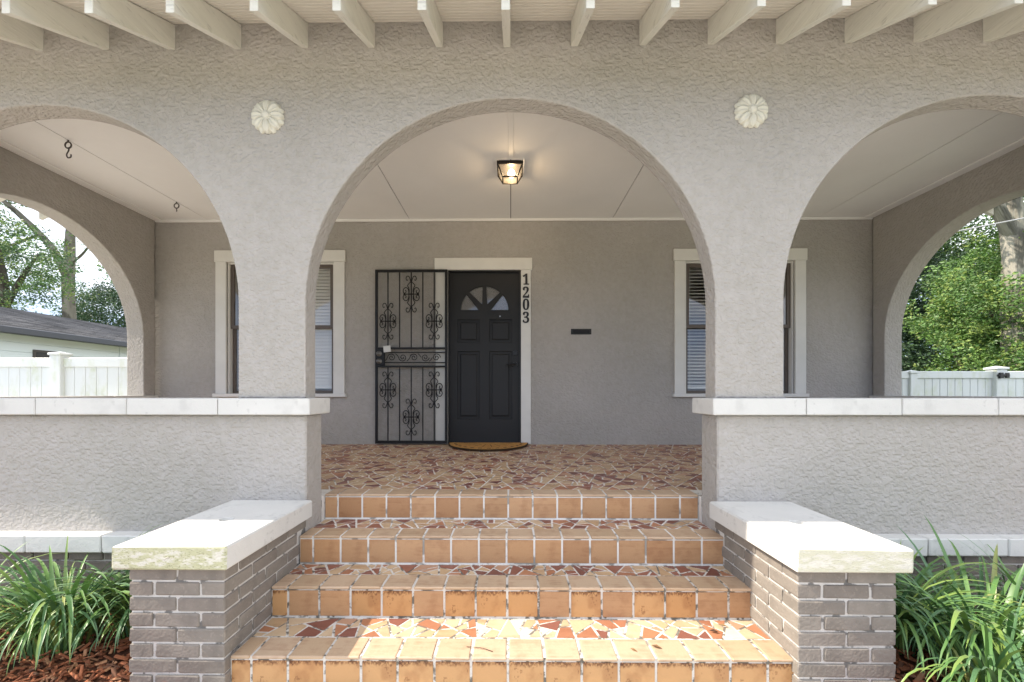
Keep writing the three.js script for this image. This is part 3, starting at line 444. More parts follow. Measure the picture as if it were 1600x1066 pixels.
function shardGeo(p, y, R) {       // top face with a tiny chamfer and sides; y(x, z) gives the height
  const c = p.reduce((s, a) => [s[0] + a[0] / p.length, s[1] + a[1] / p.length], [0, 0]), Q = [], U = [], lift = rr(0, 0.0008, R), ou = R(), ov = R();
  const top = p.map(a => { const dx = c[0] - a[0], dz = c[1] - a[1], l = Math.hypot(dx, dz) || 1; return [a[0] + dx / l * 0.0016, y(a[0], a[1]) + 0.0008 + lift, a[1] + dz / l * 0.0016]; }), bot = p.map(a => [a[0], y(a[0], a[1]) - 0.004, a[1]]), cc = [c[0], y(c[0], c[1]) + 0.0008 + lift, c[1]];
  const push = (...v) => v.forEach(q => { Q.push(...q); U.push(q[0] * 3 + ou, q[2] * 3 + ov); });
  const sg = Math.sign(p.reduce((s, a, i) => { const b = p[(i + 1) % p.length]; return s + a[0] * b[1] - b[0] * a[1]; }, 0));
  for (let i = 0; i < p.length; i++) { const j = (i + 1) % p.length, [a, b] = sg > 0 ? [j, i] : [i, j]; push(cc, top[a], top[b]); push(top[a], bot[a], bot[b]); push(top[a], bot[b], top[b]); }
  return tri(Q, U);
}
const stepsZ = [0.709, 0.385, 0.092, -0.248], stepsY = [0.155, 0.314, 0.477, 0.640], XL = -1.2348, XR = 1.2348;
{
  const st = thing('porch_steps', 'tiled steps with ochre risers and broken-tile treads up to porch', 'steps');
  // grout bodies, one block per step
  for (let i = 0; i < 4; i++) part('grout_body', box(XL + 0.001 * i, XR - 0.001 * i, i < 3 ? 0 : 0.2, stepsY[i] - 0.0045, i < 3 ? stepsZ[3] - 0.05 + i * 0.001 : stepsZ[3] - 0.17, stepsZ[i] - 0.0095), i < 2 ? M.groutLow : M.grout, st);
  const first = [0.092, 0.086, 0.080, 0.088], P = 0.1615, J = 0.011;
  for (let i = 0; i < 4; i++) {
    const edges = [XL]; let x = XL + first[i]; while (x < XR - 0.02) { edges.push(x); x += P; } edges.push(XR);
    const yT = stepsY[i], yB = i ? stepsY[i - 1] : 0, rh = yT - yB - 0.016 - 0.013;
    for (let k = 0; k < edges.length - 1; k++) {
      const a = edges[k] + (k ? J / 2 : 0.004), b = edges[k + 1] - (k < edges.length - 2 ? J / 2 : 0.004), w = b - a; if (w < 0.012) continue;
      const nose = boxUV(chBox(w, 0.015, 0.150, 0.0045, 0.3, R1), 1 / 0.155, R1(), R1());
      const no = put(part('nosing_tile', nose, pick(noseM, R1), st), (a + b) / 2, yT - 0.0075 + rr(-0.0008, 0.0008, R1), stepsZ[i] - 0.075 + rr(-0.001, 0.001, R1)); no.rotation.x = rr(-0.004, 0.004, R1);
      const ri = boxUV(chBox(w, rh, 0.014, 0.0025, 0.3, R1), 1, 0, 0), uv = ri.attributes.uv, ps = ri.attributes.position; for (let q = 0; q < uv.count; q++) uv.setXY(q, ps.getX(q) / 0.156 + 0.5, clamp(ps.getY(q) / rh + 0.5, 0.004, 0.996));
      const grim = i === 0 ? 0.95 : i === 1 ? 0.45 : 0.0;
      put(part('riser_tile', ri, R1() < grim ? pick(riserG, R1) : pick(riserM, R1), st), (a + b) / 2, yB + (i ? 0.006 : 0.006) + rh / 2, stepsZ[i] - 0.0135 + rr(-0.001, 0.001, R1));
    }
    if (i < 3) {
      const zb = stepsZ[i + 1] - 0.004, zf = stepsZ[i] - 0.157, sh = shards(XL + 0.003, XR - 0.003, zb, zf, i === 0 ? 0.0078 : 0.0062, R1);
      for (const p of sh) { const t = R1(), k = i === 0 ? (t < 0.56 ? pick([0, 1, 3, 3, 10], R1) : t < 0.64 ? 9 : t < 0.93 ? pick([7, 8, 8], R1) : 4) : (t < 0.50 ? pick([0, 1, 2, 3, 10], R1) : t < 0.78 ? pick([4, 5, 6], R1) : pick([7, 8, 5], R1)); part('mosaic_tile', shardGeo(p, () => stepsY[i] - 0.004, R1), shardM[k], st); }
    }
  }
}
{
  const fl = subgroup('porch_floor', house, 'broken-tile mosaic porch floor in tan and oxblood'), zf = stepsZ[3] - 0.155, y = (x, z) => FLOORF + (FLOORB - FLOORF) * (z - zf) / (BZ - zf) - 0.004;
  const Q = []; quad(Q, [-4.299, y(0, zf) - 0.0012, zf], [4.299, y(0, zf) - 0.0012, zf], [4.299, y(0, BZ) - 0.0012, BZ + 0.001], [-4.299, y(0, BZ) - 0.0012, BZ + 0.001]); quad(Q, [-4.299, 0.3, zf], [4.299, 0.3, zf], [4.299, y(0, zf) - 0.0012, zf], [-4.299, y(0, zf) - 0.0012, zf]);
  part('grout_bed', tri(Q), M.grout, fl);
  for (const s of [-1, 1]) part('grout_bed', box(s < 0 ? -4.299 : 1.237, s < 0 ? -1.237 : 4.299, 0.3, 0.634, zf + 0.001, -0.218), M.grout, fl);
  const R = rng(321), all = shards(-4.29, 4.29, BZ + 0.006, zf - 0.004, 0.0060, R);
  const info = all.map(p => { const c = p.reduce((s, a) => [s[0] + a[0] / p.length, s[1] + a[1] / p.length], [0, 0]); return { p, seen: Math.abs(c[0]) < 1.3 - (c[1] + 0.3) * 0.55 ? 1 : 0, z: c[1] }; }).sort((a, b) => (b.seen - a.seen) || (b.z - a.z));
  const rest = shardM.map(() => []);
  info.forEach(({ p }, i) => { const t = R(), k = t < 0.66 ? pick([0, 1, 2, 2, 10], R) : t < 0.90 ? pick([4, 5, 6], R) : pick([7, 8], R), g = shardGeo(p, y, R); if (i < 300) part('mosaic_tile', g, shardM[k], fl); else rest[k].push(g); });
  const gs = [], ms = []; rest.forEach((a, k) => { if (a.length) { gs.push(mergeGeometries(a)); ms.push(shardM[k]); } });
  const o = part('mosaic_field', mergeGeometries(gs, true), ms, fl); o.userData.kind = 'stuff';
}

// ───────────────────────── brick piers with copings ─────────────────────────
{
  const R = rng(44), sx = [0, 1, 2, 3, 4].map(() => chBox(0.203, 0.057, 0.1, 0.0045, 0.7, R, 1, R(), R())), sz = [0, 1, 2, 3, 4].map(() => chBox(0.1, 0.057, 0.203, 0.0045, 0.7, R, 1, R(), R())), mid = [0, 1].map(() => chBox(0.19, 0.057, 0.1, 0.0045, 0.7, R, 1, R(), R()));
  const ev = new Evaluator();
  for (const s of [-1, 1]) {
    const xc = s < 0 ? -1.4425 : 1.429, pier = thing('brick_pier', s < 0 ? 'grey brick pier left of steps under moss-stained coping' : 'grey brick pier right of steps under cleaner white coping', 'pier', [xc, 0, 0], 'brick piers beside the steps'), w = 0.208, zf = 0.741;
    part('mortar_core', box(-w + 0.007, w - 0.007, 0, 0.563, 0.0, zf - 0.007), M.mortar, pier);
    const brick = (g, x, y, z) => { const o = put(part('brick', g, pick(M.bricks, R), pier), x + rr(-0.001, 0.001, R), y + rr(-0.001, 0.001, R), z + rr(-0.001, 0.001, R)); o.rotation.set(R() < 0.5 ? Math.PI : 0, R() < 0.5 ? Math.PI : 0, rr(-0.006, 0.006, R)); };
    for (let c = 0; c < 9; c++) {
      const y = 0.563 - 0.005 - 0.0285 - c * 0.067; if (y < -0.03) break;
      if (c % 2 === 0) { for (const q of [-1, 1]) brick(pick(sx, R), q * (w - 0.1015), y, zf - 0.05); for (const q of [-1, 1]) for (let k = 0; k < 3; k++) brick(pick(sz, R), q * (w - 0.05), y, zf - 0.110 - 0.1015 - k * 0.213); }
      else { brick(pick(mid, R), 0, y, zf - 0.05); for (const q of [-1, 1]) for (let k = 0; k < 3; k++) brick(pick(sz, R), q * (w - 0.05), y, zf - 0.1015 - k * 0.213); }
    }
    // coping slab with a shallow drilled socket
    const x0 = s < 0 ? -1.683 : 1.185, x1 = s < 0 ? -1.195 : 1.668, body = new Brush(chBox(x1 - x0, 0.1, 0.787, 0.007, 0.5, R).translate((x0 + x1) / 2 - xc, 0.6135, 0.3965)); body.updateMatrixWorld();
    const dr = new Brush(boxUV(new THREE.CylinderGeometry(0.036, 0.034, 0.05, 28))); dr.position.set((s < 0 ? -1.452 : 1.43) - xc, 0.672, s < 0 ? 0.40 : 0.42); dr.updateMatrixWorld();
    const res = ev.evaluate(body, dr, SUBTRACTION).geometry.toNonIndexed(), p = res.attributes.position, nrm = res.attributes.normal, front = [], other = [];
    for (let i = 0; i < p.count; i += 3) { const a = V().fromBufferAttribute(p, i), n = V().subVectors(V().fromBufferAttribute(p, i + 1), a).cross(V().subVectors(V().fromBufferAttribute(p, i + 2), a)).normalize(); (n.z > 0.6 && a.z > 0.75 ? front : other).push(i, i + 1, i + 2); }
    const sub = (ix, f) => { const P = [], U = []; for (const i of ix) { P.push(p.getX(i), p.getY(i), p.getZ(i)); if (f) U.push((p.getX(i) + 0.25) / 0.5, clamp((p.getY(i) - 0.5625) / 0.102, 0.01, 0.99)); } return f ? tri(P, U) : tri(P); };
    const cap = subgroup('coping', pier); part('slab', sub(other, false), M.cap, cap); part('weathered_face', sub(front, true), s < 0 ? M.mossA : M.mossB, cap, s < 0 ? 'moss-green front face of the coping' : 'lightly stained front face of the coping');
    if (s < 0) part('nail', new THREE.CylinderGeometry(0.003, 0.003, 0.03, 8).rotateX(Math.PI / 2).translate(-1.44 - xc, 0.618, 0.80), mat([0.55, 0.52, 0.46], { roughness: 0.7 }), cap);
  }
}

// ───────────────────────── strap-leaved plants ─────────────────────────
{
  const R = rng(88), blade = (bend, w) => { const n = 9, P = [], I = [], U = []; let x = 0, y = 0, th = 0.12; for (let i = 0; i <= n; i++) { const t = i / n, k = w * (0.55 + 0.6 * t) * (t > 0.55 ? Math.pow(1 - (t - 0.55) / 0.452, 0.7) : 1); P.push(x, y, -k, x - k * 0.25 * Math.cos(th) * 0, y - k * 0.35, 0, x, y, k); U.push(0, t, 0.5, t, 1, t); th += bend / n * (0.35 + 1.3 * t); x += Math.sin(th) / n; y += Math.cos(th) / n; }
    for (let i = 0; i < n; i++) for (let j = 0; j < 2; j++) { const a = i * 3 + j; I.push(a, a + 3, a + 1, a + 1, a + 3, a + 4); } const g = new THREE.BufferGeometry(); g.setAttribute('position', new THREE.Float32BufferAttribute(P, 3)); g.setAttribute('uv', new THREE.Float32BufferAttribute(U, 2)); g.setIndex(I); g.computeVertexNormals(); return g; };
  const geos = [0.5, 0.9, 1.3, 1.6, 1.9, 2.2, 2.5, 2.8].map((b, i) => blade(b, 0.0125 + 0.002 * (i % 3)));
  const lm = [[0.12, 0.25, 0.07], [0.16, 0.30, 0.08], [0.09, 0.20, 0.07], [0.25, 0.37, 0.09], [0.11, 0.23, 0.10], [0.38, 0.42, 0.14]].map(c => new THREE.MeshPhysicalMaterial({ color: col(...c), roughness: 0.42, transmission: 0.3, thickness: 0, side: THREE.DoubleSide }));
  const clump = (x, z, n, len, label, spread = 0.13, lean = 0) => {
    const p = thing('strap_leaf_plant', label, 'plant', [x, 0.02, z], 'strap-leaved border plants');
    for (let i = 0; i < n; i++) { const k = Math.min(7, Math.floor(Math.pow(R(), 0.42) * 8)), a = rr(0, 6.283, R), r = spread * Math.sqrt(R()); const L = len * rr(0.65, 1.15, R), dir = a + rr(-0.5, 0.5, R), hit = f => { const wx = x + r * Math.cos(a) + Math.cos(dir) * L * f, wz = z - r * Math.sin(a) - Math.sin(dir) * L * f; return Math.abs(wx) < 1.70 && wz < 0.83 || wz < 0.06; }, reach = [0.26, 0.42, 0.55, 0.62, 0.66, 0.68, 0.66, 0.62][k]; if (hit(reach) || hit(reach * 0.6) || hit(0.05)) continue; const o = part('leaf', geos[k], pick(R() < 0.9 ? lm.slice(0, 5) : lm, R), p); o.position.set(r * Math.cos(a), rr(-0.015, 0.02, R), -r * Math.sin(a)); o.rotation.set(0, dir, rr(-0.12, 0.12, R), 'YXZ'); o.scale.set(L, L, L * rr(0.8, 1.25, R)); }
  };
  clump(-2.30, 0.40, 290, 0.64, 'big strap-leaved clump spreading left of the mossy-topped pier', 0.15);
  clump(-1.98, 0.26, 300, 0.54, 'strap-leaved clump tucked against the left pier by the wall', 0.12);
  clump(-2.80, 0.50, 170, 0.54, 'leftmost low strap-leaved clump at the picture edge', 0.10);
  clump(1.96, 0.34, 299, 0.60, 'strap-leaved clump tucked against the right pier', 0.12);
  clump(2.20, 0.55, 290, 0.64, 'biggest bushy strap-leaved clump right of the right pier', 0.15);
  clump(1.95, 0.80, 260, 0.50, 'low strap-leaved clump in front, closest to the right pier', 0.12);
  clump(2.62, 0.80, 180, 0.54, 'front strap-leaved clump at the lower right picture corner', 0.13);
  clump(2.72, 0.42, 220, 0.56, 'rightmost strap-leaved clump beside the brick base', 0.13);
}
// dry leaves and twigs fallen on the steps
{
  const lf = (L, W) => { const P = []; const a = [0, 0.006, -L / 2], b = [W / 2, 0.010, 0], c = [0, 0.002, L / 2], d = [-W / 2, 0.009, 0.004], m = [0, 0.001, 0]; for (const [p, q] of [[a, b], [b, c], [c, d], [d, a]]) P.push(...m, ...p, ...q); return tri(P); };
  const dm = [[0.20, 0.11, 0.05], [0.09, 0.05, 0.03], [0.32, 0.20, 0.09]].map(c => mat(c, { roughness: 0.9, side: THREE.DoubleSide }));
  for (const [x, y, z, L, W, a, m, l] of [[0.66, stepsY[0], 0.63, 0.05, 0.016, 1.2, 0, 'curled dry leaf on the lowest tile nosing, right side'], [0.55, stepsY[0], 0.655, 0.035, 0.006, 1.0, 2, 'thin straw-coloured leaf on lowest tile nosing'], [0.98, stepsY[0] , 0.50, 0.045, 0.018, 1.4, 1, 'dark dry leaf on lowest mosaic near right pier'], [1.05, stepsY[0], 0.45, 0.045, 0.014, 1.3, 2, 'light brown dry leaf on lowest mosaic near right pier']]) { const o = part('dry_leaf', lf(L, W), dm[m]); tag(o, l, 'leaf', 'fallen leaves on the steps'); o.position.set(x, y + 0.002, z); o.rotation.y = a; }
  for (const [p, l] of [[[[-0.20, stepsY[0] + 0.004, 0.635], [-0.13, stepsY[0] + 0.006, 0.648], [-0.08, stepsY[0] + 0.003, 0.668]], 'thin dark twig on the lowest tile nosing']]) tag(part('twig', wire(p, 0.0016, 12, 4), dm[1]), l, 'twig');
}

// ───────────────────────── fences ─────────────────────────
const vinyl = mat([0.72, 0.745, 0.76], { roughness: 0.4, map: tex(512, 512, (u, v) => { const s = sstep(0.48, 0.74, 0.6 * fbm(u, v, 26, 3, 3, 131) + 0.4 * fbm(u, v, 12, 6, 4, 133)), f = fbm(u, v, 80, 40, 2, 134); return [0.98 - 0.06 * s * f * 1.6, 0.985 - 0.05 * s * f * 1.6, 0.975 - 0.11 * s * f * 1.6]; }, true, 2.3, 1.8) });
function fence(name, label, x0, x1, z, top, posts, pitch, rail) {
  const f = thing(name, label, 'fence');
  for (let x = x0; x < x1 - 0.02; x += pitch) part('fence_board', cbox(x + 0.0015, Math.min(x + pitch, x1) - 0.0015, 0.10, top - rail + 0.01, z - 0.011, z + 0.011, 0.005), vinyl, f);
  part('top_rail', cbox(x0, x1, top - rail, top, z - 0.03, z + 0.03, 0.006), vinyl, f); part('bottom_rail', cbox(x0, x1, 0.04, 0.14, z - 0.028, z + 0.028, 0.006), vinyl, f);
  for (const [x, w, h] of posts) { const p = part('post', cbox(x - w / 2, x + w / 2, 0, h - 0.05, z - w / 2, z + w / 2, 0.006), vinyl, f); const cw = w / 2 + 0.014; part('post_cap', mergeGeometries([cbox(x - cw, x + cw, h - 0.05, h - 0.022, z - cw, z + cw, 0.004), new THREE.ConeGeometry(cw * 1.38, 0.024, 4).rotateY(Math.PI / 4).translate(x, h - 0.010, z).toNonIndexed()].map(g => boxUV(g))), vinyl, p); }
  return f;
}
fence('vinyl_fence', 'white vinyl privacy fence beside the neighbouring house', -11, -4.53, -3.25, 1.788, [[-6.19, 0.15, 1.875], [-8.6, 0.15, 1.875], [-4.62, 0.12, 1.85]], 0.152, 0.125);
{ const f = fence('vinyl_fence', 'white vinyl fence and gate below the green trees', 4.54, 12.5, -3.5, 1.612, [[5.62, 0.10, 1.63], [6.80, 0.15, 1.685], [9.2, 0.13, 1.68]], 0.105, 0.10); part('latch', mergeGeometries([cbox(6.72, 6.88, 1.535, 1.565, -3.42, -3.40, 0.003), cbox(6.74, 6.79, 1.51, 1.59, -3.421, -3.395, 0.003), cbox(6.83, 6.87, 1.515, 1.585, -3.421, -3.395, 0.003)]), M.black, f, 'black metal gate latch'); }

// ───────────────────────── neighbouring house ─────────────────────────
{
  const n = thing('neighbour_house', 'low white house with grey shingle roof behind the left fence', 'house'), sid = mat([0.80, 0.87, 0.86], { roughness: 0.7 });
  part('wall', box(-18.1, -10.06, 0, 2.62, -15, -2.4), sid, n);
  for (let k = 0; k < 12; k++) part('siding_board', cbox(-10.059, -10.04, 0.25 + k * 0.19, 0.25 + (k + 1) * 0.19 - 0.006, -15, -8.33, 0.003), sid, n), part('siding_board', cbox(-10.059, -10.04, 0.25 + k * 0.19, 0.25 + (k + 1) * 0.19 - 0.006, -8.30, -2.4, 0.003), sid, n);
  const w = subgroup('window', n); part('frame', cbox(-10.045, -10.015, 1.15, 2.22, -7.0, -6.32, 0.004), M.dark, w); part('pane', box(-10.014, -10.01, 1.2, 2.17, -6.95, -6.37), mat([0.03, 0.035, 0.04], { roughness: 0.08 }), w);
  const grey = mat([0.075, 0.08, 0.09], { roughness: 0.5 });
  part('gutter', cbox(-9.86, -9.74, 2.47, 2.61, -15.5, -1.9, 0.015), grey, n); part('soffit', box(-10.058, -9.862, 2.50, 2.53, -15.5, -1.9), grey, n);
  const roof = subgroup('roof', n); const R = rng(16);
  const shM = [0, 1, 2].map(i => { const m = M.shingle.clone(); m.color = col(0.24 + 0.03 * i, 0.235 + 0.03 * i, 0.235 + 0.03 * i); return m; });
  for (let k = 0; k < 32; k++) { const a = k * 0.1425, P = [], y = d => 2.60 + 0.25 * d, A = V(-9.80 - a * 0.97, y(a * 0.97) + 0.014, 0), B = V(-9.80 - (a + 0.16) * 0.97, y((a + 0.16) * 0.97) + 0.002, 0);
    for (let z = -15.5 + (k % 2) * 0.165; z < -1.9; z += 0.33) { const e = Math.min(z + 0.325, -1.9), dy = rr(0, 0.004, R), off = rr(0, 0.012, R); quad(P, [A.x + off, A.y + dy, z], [B.x, B.y, z], [B.x, B.y, e], [A.x + off, A.y + dy, e]); quad(P, [A.x + off, A.y + dy, z], [A.x + off, A.y + dy, e], [A.x + off, A.y - 0.012, e], [A.x + off, A.y - 0.012, z]); }
    part('shingle_course', tri(P), pick(shM, R), roof); }
  { const P = []; quad(P, [-9.8, 2.585, -15.5], [-9.8, 2.585, -1.9], [-14.2, 3.685, -1.9], [-14.2, 3.685, -15.5]); quad(P, [-18.6, 2.585, -15.5], [-18.6, 2.585, -1.9], [-14.2, 3.685, -1.9], [-14.2, 3.685, -15.5]); part('roof_deck', tri(P), shM[0], roof); const Q = []; for (const z of [-2.4, -15]) Q.push(-18.1, 2.62, z, -10.06, 2.62, z, -14.2, 3.6, z); part('gable', tri(Q), sid, roof); }
}

// ───────────────────────── trees, shrubs, cables ─────────────────────────
const barkB = tex(256, 256, (u, v) => fbm(u, v, 16, 5, 4, 151), false, 0.6, 1.6), barkT = tex(256, 256, (u, v) => { const a = fbm(u, v, 8, 4, 4, 152), b = sstep(0.55, 0.7, fbm(u, v, 5, 5, 4, 155)); return [0.7 + 0.3 * a, 0.7 + 0.3 * a, 0.66 + 0.3 * a].map(x => x * (1 - 0.3 * b)); }, true, 0.9, 2.2);
const bark = c => mat(c, { roughness: 1, map: barkT, bumpMap: barkB, bumpScale: 0.03 });
const clusters = [1, 2, 3].map(s => { const R = rng(700 + s), P = []; for (let i = 0; i < 16; i++) { const c = V(rr(-1, 1, R), rr(-0.7, 0.7, R), rr(-1, 1, R)).multiplyScalar(0.85), d = V(rr(-1, 1, R), rr(-0.8, 0.4, R), rr(-1, 1, R)).normalize(), e = V(rr(-1, 1, R), rr(-0.3, 0.3, R), rr(-1, 1, R)).cross(d).normalize(), n = V().crossVectors(d, e), L = rr(0.30, 0.50, R), W = L * rr(0.20, 0.30, R); const a = c.clone(), b = c.clone().addScaledVector(d, L * 0.5).addScaledVector(e, W).addScaledVector(n, W * 0.4), t = c.clone().addScaledVector(d, L), f = c.clone().addScaledVector(d, L * 0.5).addScaledVector(e, -W).addScaledVector(n, W * 0.4), m = c.clone().addScaledVector(d, L * 0.5); for (const [p, q] of [[a, b], [b, t], [t, f], [f, a]]) P.push(m.x, m.y, m.z, p.x, p.y, p.z, q.x, q.y, q.z); } return tri(P); });
const leafMat = new THREE.MeshPhysicalMaterial({ color: 0xffffff, roughness: 0.5, transmission: 0.35, thickness: 0, side: THREE.DoubleSide });
function crown(parent, blobs, n, size, cols, R) {           // leaf clusters spread through overlapping uneven lobes
  const tot = blobs.reduce((s, b) => s + b[3] * b[4] * b[3], 0), D = new THREE.Object3D(), c = new THREE.Color(), lists = [[], [], []];
  for (const [x, y, z, r, ry] of blobs) { const k = Math.round(n * r * r * ry / tot); for (let i = 0; i < k; i++) { let d; do d = V(rr(-1, 1, R), rr(-1, 1, R), rr(-1, 1, R)); while (d.length() > 1); const q = Math.pow(d.length(), 0.45) / (d.length() || 1); d.multiplyScalar(q * rr(0.85, 1.08, R)); const px = x + d.x * r, py = y + d.y * ry, pz = z + d.z * r; if (fbm(px * 0.043 + 3, py * 0.061 + pz * 0.05 + 3, 24, 24, 2, 170) < 0.40) continue; lists[i % 3].push([px, py, pz]); } }
  lists.forEach((l, v) => { const im = new THREE.InstancedMesh(clusters[v], leafMat, l.length); l.forEach((p, i) => { D.position.set(...p); D.rotation.set(rr(-0.6, 0.6, R), rr(0, 6.28, R), rr(-0.6, 0.6, R)); D.scale.setScalar(size * rr(0.7, 1.3, R)); D.updateMatrix(); im.setMatrixAt(i, D.matrix); const q = pick(cols, R), k = rr(0.8, 1.2, R); im.setColorAt(i, c.setRGB(q[0] * k, q[1] * k, q[2] * k)); }); im.name = 'crown'; im.castShadow = im.receiveShadow = true; im.userData.kind = 'stuff'; parent.add(im); });
}
const plainG = gs => mergeGeometries(gs.map(g => g.index ? g.toNonIndexed() : g));
const GREEN = [[0.13, 0.26, 0.055], [0.17, 0.31, 0.06], [0.10, 0.20, 0.05], [0.27, 0.36, 0.08]], DARKG = [[0.06, 0.13, 0.05], [0.085, 0.165, 0.06], [0.05, 0.105, 0.045]], RUST = [[0.07, 0.14, 0.035], [0.095, 0.16, 0.05], [0.28, 0.14, 0.07]];
{ // left: tall forked tree
  const R = rng(31), t = thing('forked_tree', 'tall grey forked tree rising behind the shingle roof', 'tree', [-25, 0, -21.4]);
  part('trunk', plainG([limb([[0, -0.2, 0], [0.1, 4, 0], [0, 8.1, 0], [0.15, 10.8, 0], [0, 14, -0.5]], [0.36, 0.31, 0.28, 0.2, 0.1], 6, 9), limb([[0, 7.8, 0], [-0.8, 9.5, 0.2], [-2.2, 11.1, 0.4], [-3.7, 12.3, 0.4], [-6, 13.4, 0]], [0.22, 0.18, 0.15, 0.1, 0.05], 6, 8), limb([[0.1, 10.2, 0], [1.4, 11.2, -0.5], [3, 12.4, -0.6]], [0.12, 0.09, 0.04], 6, 6), limb([[-1.4, 10.2, 0.2], [-2.4, 9.4, 0.8], [-3.6, 9.2, 1]], [0.08, 0.06, 0.03], 6, 6), limb([[0.1, 8.6, 0], [1.3, 9.0, 0.5], [2.4, 9.9, 0.8]], [0.09, 0.06, 0.03], 6, 6)]), bark([0.30, 0.27, 0.24]), t);
  crown(t, [[0, 14, 0, 2.6, 1.6], [-3.5, 13.6, 0, 2.4, 1.3], [2.6, 12.6, -0.6, 1.6, 1.0], [-5.4, 12.3, 0.3, 1.6, 1.1], [-3.8, 9.5, 1, 1.3, 0.6], [2.4, 10, 0.8, 1.1, 0.8], [2.9, 8.4, 0, 0.7, 0.9]], 2600, 0.34, GREEN, R);
}
{
  const R = rng(32), t = thing('shade_tree', 'dark leafy tree at far left beyond the roof', 'tree', [-21.6, 0, -15.4]);
  part('trunk', plainG([limb([[0, -0.2, 0], [0.05, 3, 0], [0.1, 5.4, 0], [-0.2, 7.5, 0]], [0.3, 0.24, 0.19, 0.1], 6, 8), limb([[0.1, 4.8, 0], [1.0, 6.0, 0.2], [1.9, 7.1, 0.3]], [0.13, 0.1, 0.04], 6, 7), limb([[0.1, 5.3, 0], [-1.2, 6.6, 0.3], [-2.4, 7.6, 0.2]], [0.12, 0.08, 0.04], 6, 7)]), bark([0.12, 0.10, 0.085]), t);
  crown(t, [[0.4, 7.7, 0, 1.8, 0.9], [2.0, 6.7, 0.3, 1.2, 0.6], [2.5, 5.7, 0, 1.1, 0.45], [-2, 7.8, 0, 1.6, 1], [1.2, 5.2, 0.3, 1.1, 0.4], [0.3, 6.3, -0.4, 1.2, 0.5]], 1300, 0.25, [...DARKG, ...GREEN], R);
}
{
  const R = rng(33), t = thing('bushy_tree', 'dense dark bushy tree right of the forked trunk', 'tree', [-27.6, 0, -27]);
  part('trunk', limb([[0, -0.2, 0], [0, 3, 0], [0.2, 6, 0]], [0.3, 0.25, 0.15], 6, 8), bark([0.14, 0.12, 0.1]), t);
  crown(t, [[0, 6.6, 0, 2.5, 2.0], [-2.2, 5.8, 0, 1.8, 1.5], [1.8, 6.2, 0, 1.7, 1.6], [0.3, 8.3, 0, 1.3, 0.9]], 2300, 0.34, DARKG, R);
}
{
  const R = rng(34), t = thing('rusty_tree', 'small tree with rust-tinted leaves along the roof line', 'tree', [-24.6, 0, -17]);
  part('trunk', limb([[0, -0.2, 0], [0, 2.4, 0], [0.2, 4.6, 0]], [0.14, 0.1, 0.06], 6, 7), bark([0.2, 0.17, 0.14]), t);
  crown(t, [[0, 4.5, 0, 1.4, 0.7], [1.6, 4.6, 0, 1.0, 0.7], [-1.5, 4.4, 0, 1.1, 0.6]], 420, 0.26, RUST, R);
}
{ // right: big pale trunk with crown
  const R = rng(41), t = thing('broadleaf_tree', 'large pale-trunked tree behind the right fence', 'tree', [10.65, 0, -6.6]);
  part('trunk', plainG([limb([[0.1, -0.2, 0], [0.05, 2, 0], [0, 4, 0], [-0.1, 6, 0], [0.1, 8.5, 0]], [0.26, 0.225, 0.20, 0.17, 0.1], 6, 12), limb([[-0.05, 4.6, 0], [-1.0, 5.6, 0.3], [-2.1, 6.3, 0.5]], [0.14, 0.1, 0.05], 6, 7), limb([[0, 5, 0], [1.3, 6, 0], [2.4, 6.8, 0]], [0.13, 0.1, 0.05], 6, 7)]), bark([0.46, 0.43, 0.39]), t);
  crown(t, [[0.6, 9.2, 0, 2.2, 1.5], [2.3, 7.4, 0, 1.9, 1.3], [1.6, 5.4, 0.4, 1.2, 0.9], [-1.5, 6.2, 0.2, 0.9, 0.5], [0.25, 2.1, 0.4, 0.55, 0.45], [-0.5, 3.3, 0.5, 0.5, 0.35], [0.5, 4.3, 0.4, 0.6, 0.4]], 4200, 0.23, GREEN, R);
}
{
  const R = rng(42), t = thing('leafy_shrub', 'bright green leafy thicket just behind the right fence', 'shrub', [11.2, 0, -7.2]);
  part('stem', plainG([limb([[0, -0.1, 0], [0.1, 1.4, 0], [-0.4, 3.2, 0]], [0.09, 0.07, 0.03], 5, 6), limb([[0.1, 0, 0.1], [0.7, 1.5, 0], [1.1, 3, 0.2]], [0.08, 0.06, 0.03], 5, 6), limb([[-0.1, 0, 0], [-0.9, 1.2, 0.2], [-1.3, 2.4, 0]], [0.07, 0.05, 0.03], 5, 6)]), bark([0.16, 0.13, 0.1]), t);
  crown(t, [[-0.4, 2.9, 0, 1.15, 1.0], [-0.8, 2.2, 0.3, 1.1, 0.9], [0.35, 2.3, 0.3, 0.9, 0.8], [0.0, 1.5, 0.5, 1.4, 0.8], [2.3, 1.0, 0.2, 1.1, 0.6], [-0.3, 3.9, -0.3, 0.9, 0.7], [-1.3, 3.2, 0, 0.8, 0.8]], 5200, 0.185, [...GREEN, [0.12, 0.23, 0.05]], R);
}
{
  const R = rng(43), t = thing('understory_tree', 'shaded darker tree behind the bright thicket', 'tree', [10.9, 0, -11.5]);
  part('trunk', plainG([limb([[0, -0.2, 0], [-0.1, 2.5, 0], [0.3, 4.5, 0], [-0.4, 6.6, 0]], [0.22, 0.18, 0.14, 0.07], 6, 8), limb([[0.1, 3.4, 0], [1.1, 4.3, 0], [1.9, 4.5, 0.2]], [0.12, 0.09, 0.05], 5, 7)]), bark([0.12, 0.10, 0.085]), t);
  crown(t, [[0, 6.4, 0, 2.2, 1.6], [-1.3, 4.6, 0, 1.6, 1.3], [1.6, 4.6, 0.2, 1.7, 1.3], [0.4, 2.6, 0, 1.9, 1.4], [2.6, 2.6, 0, 1.7, 1.6]], 5600, 0.26, DARKG, R);
}
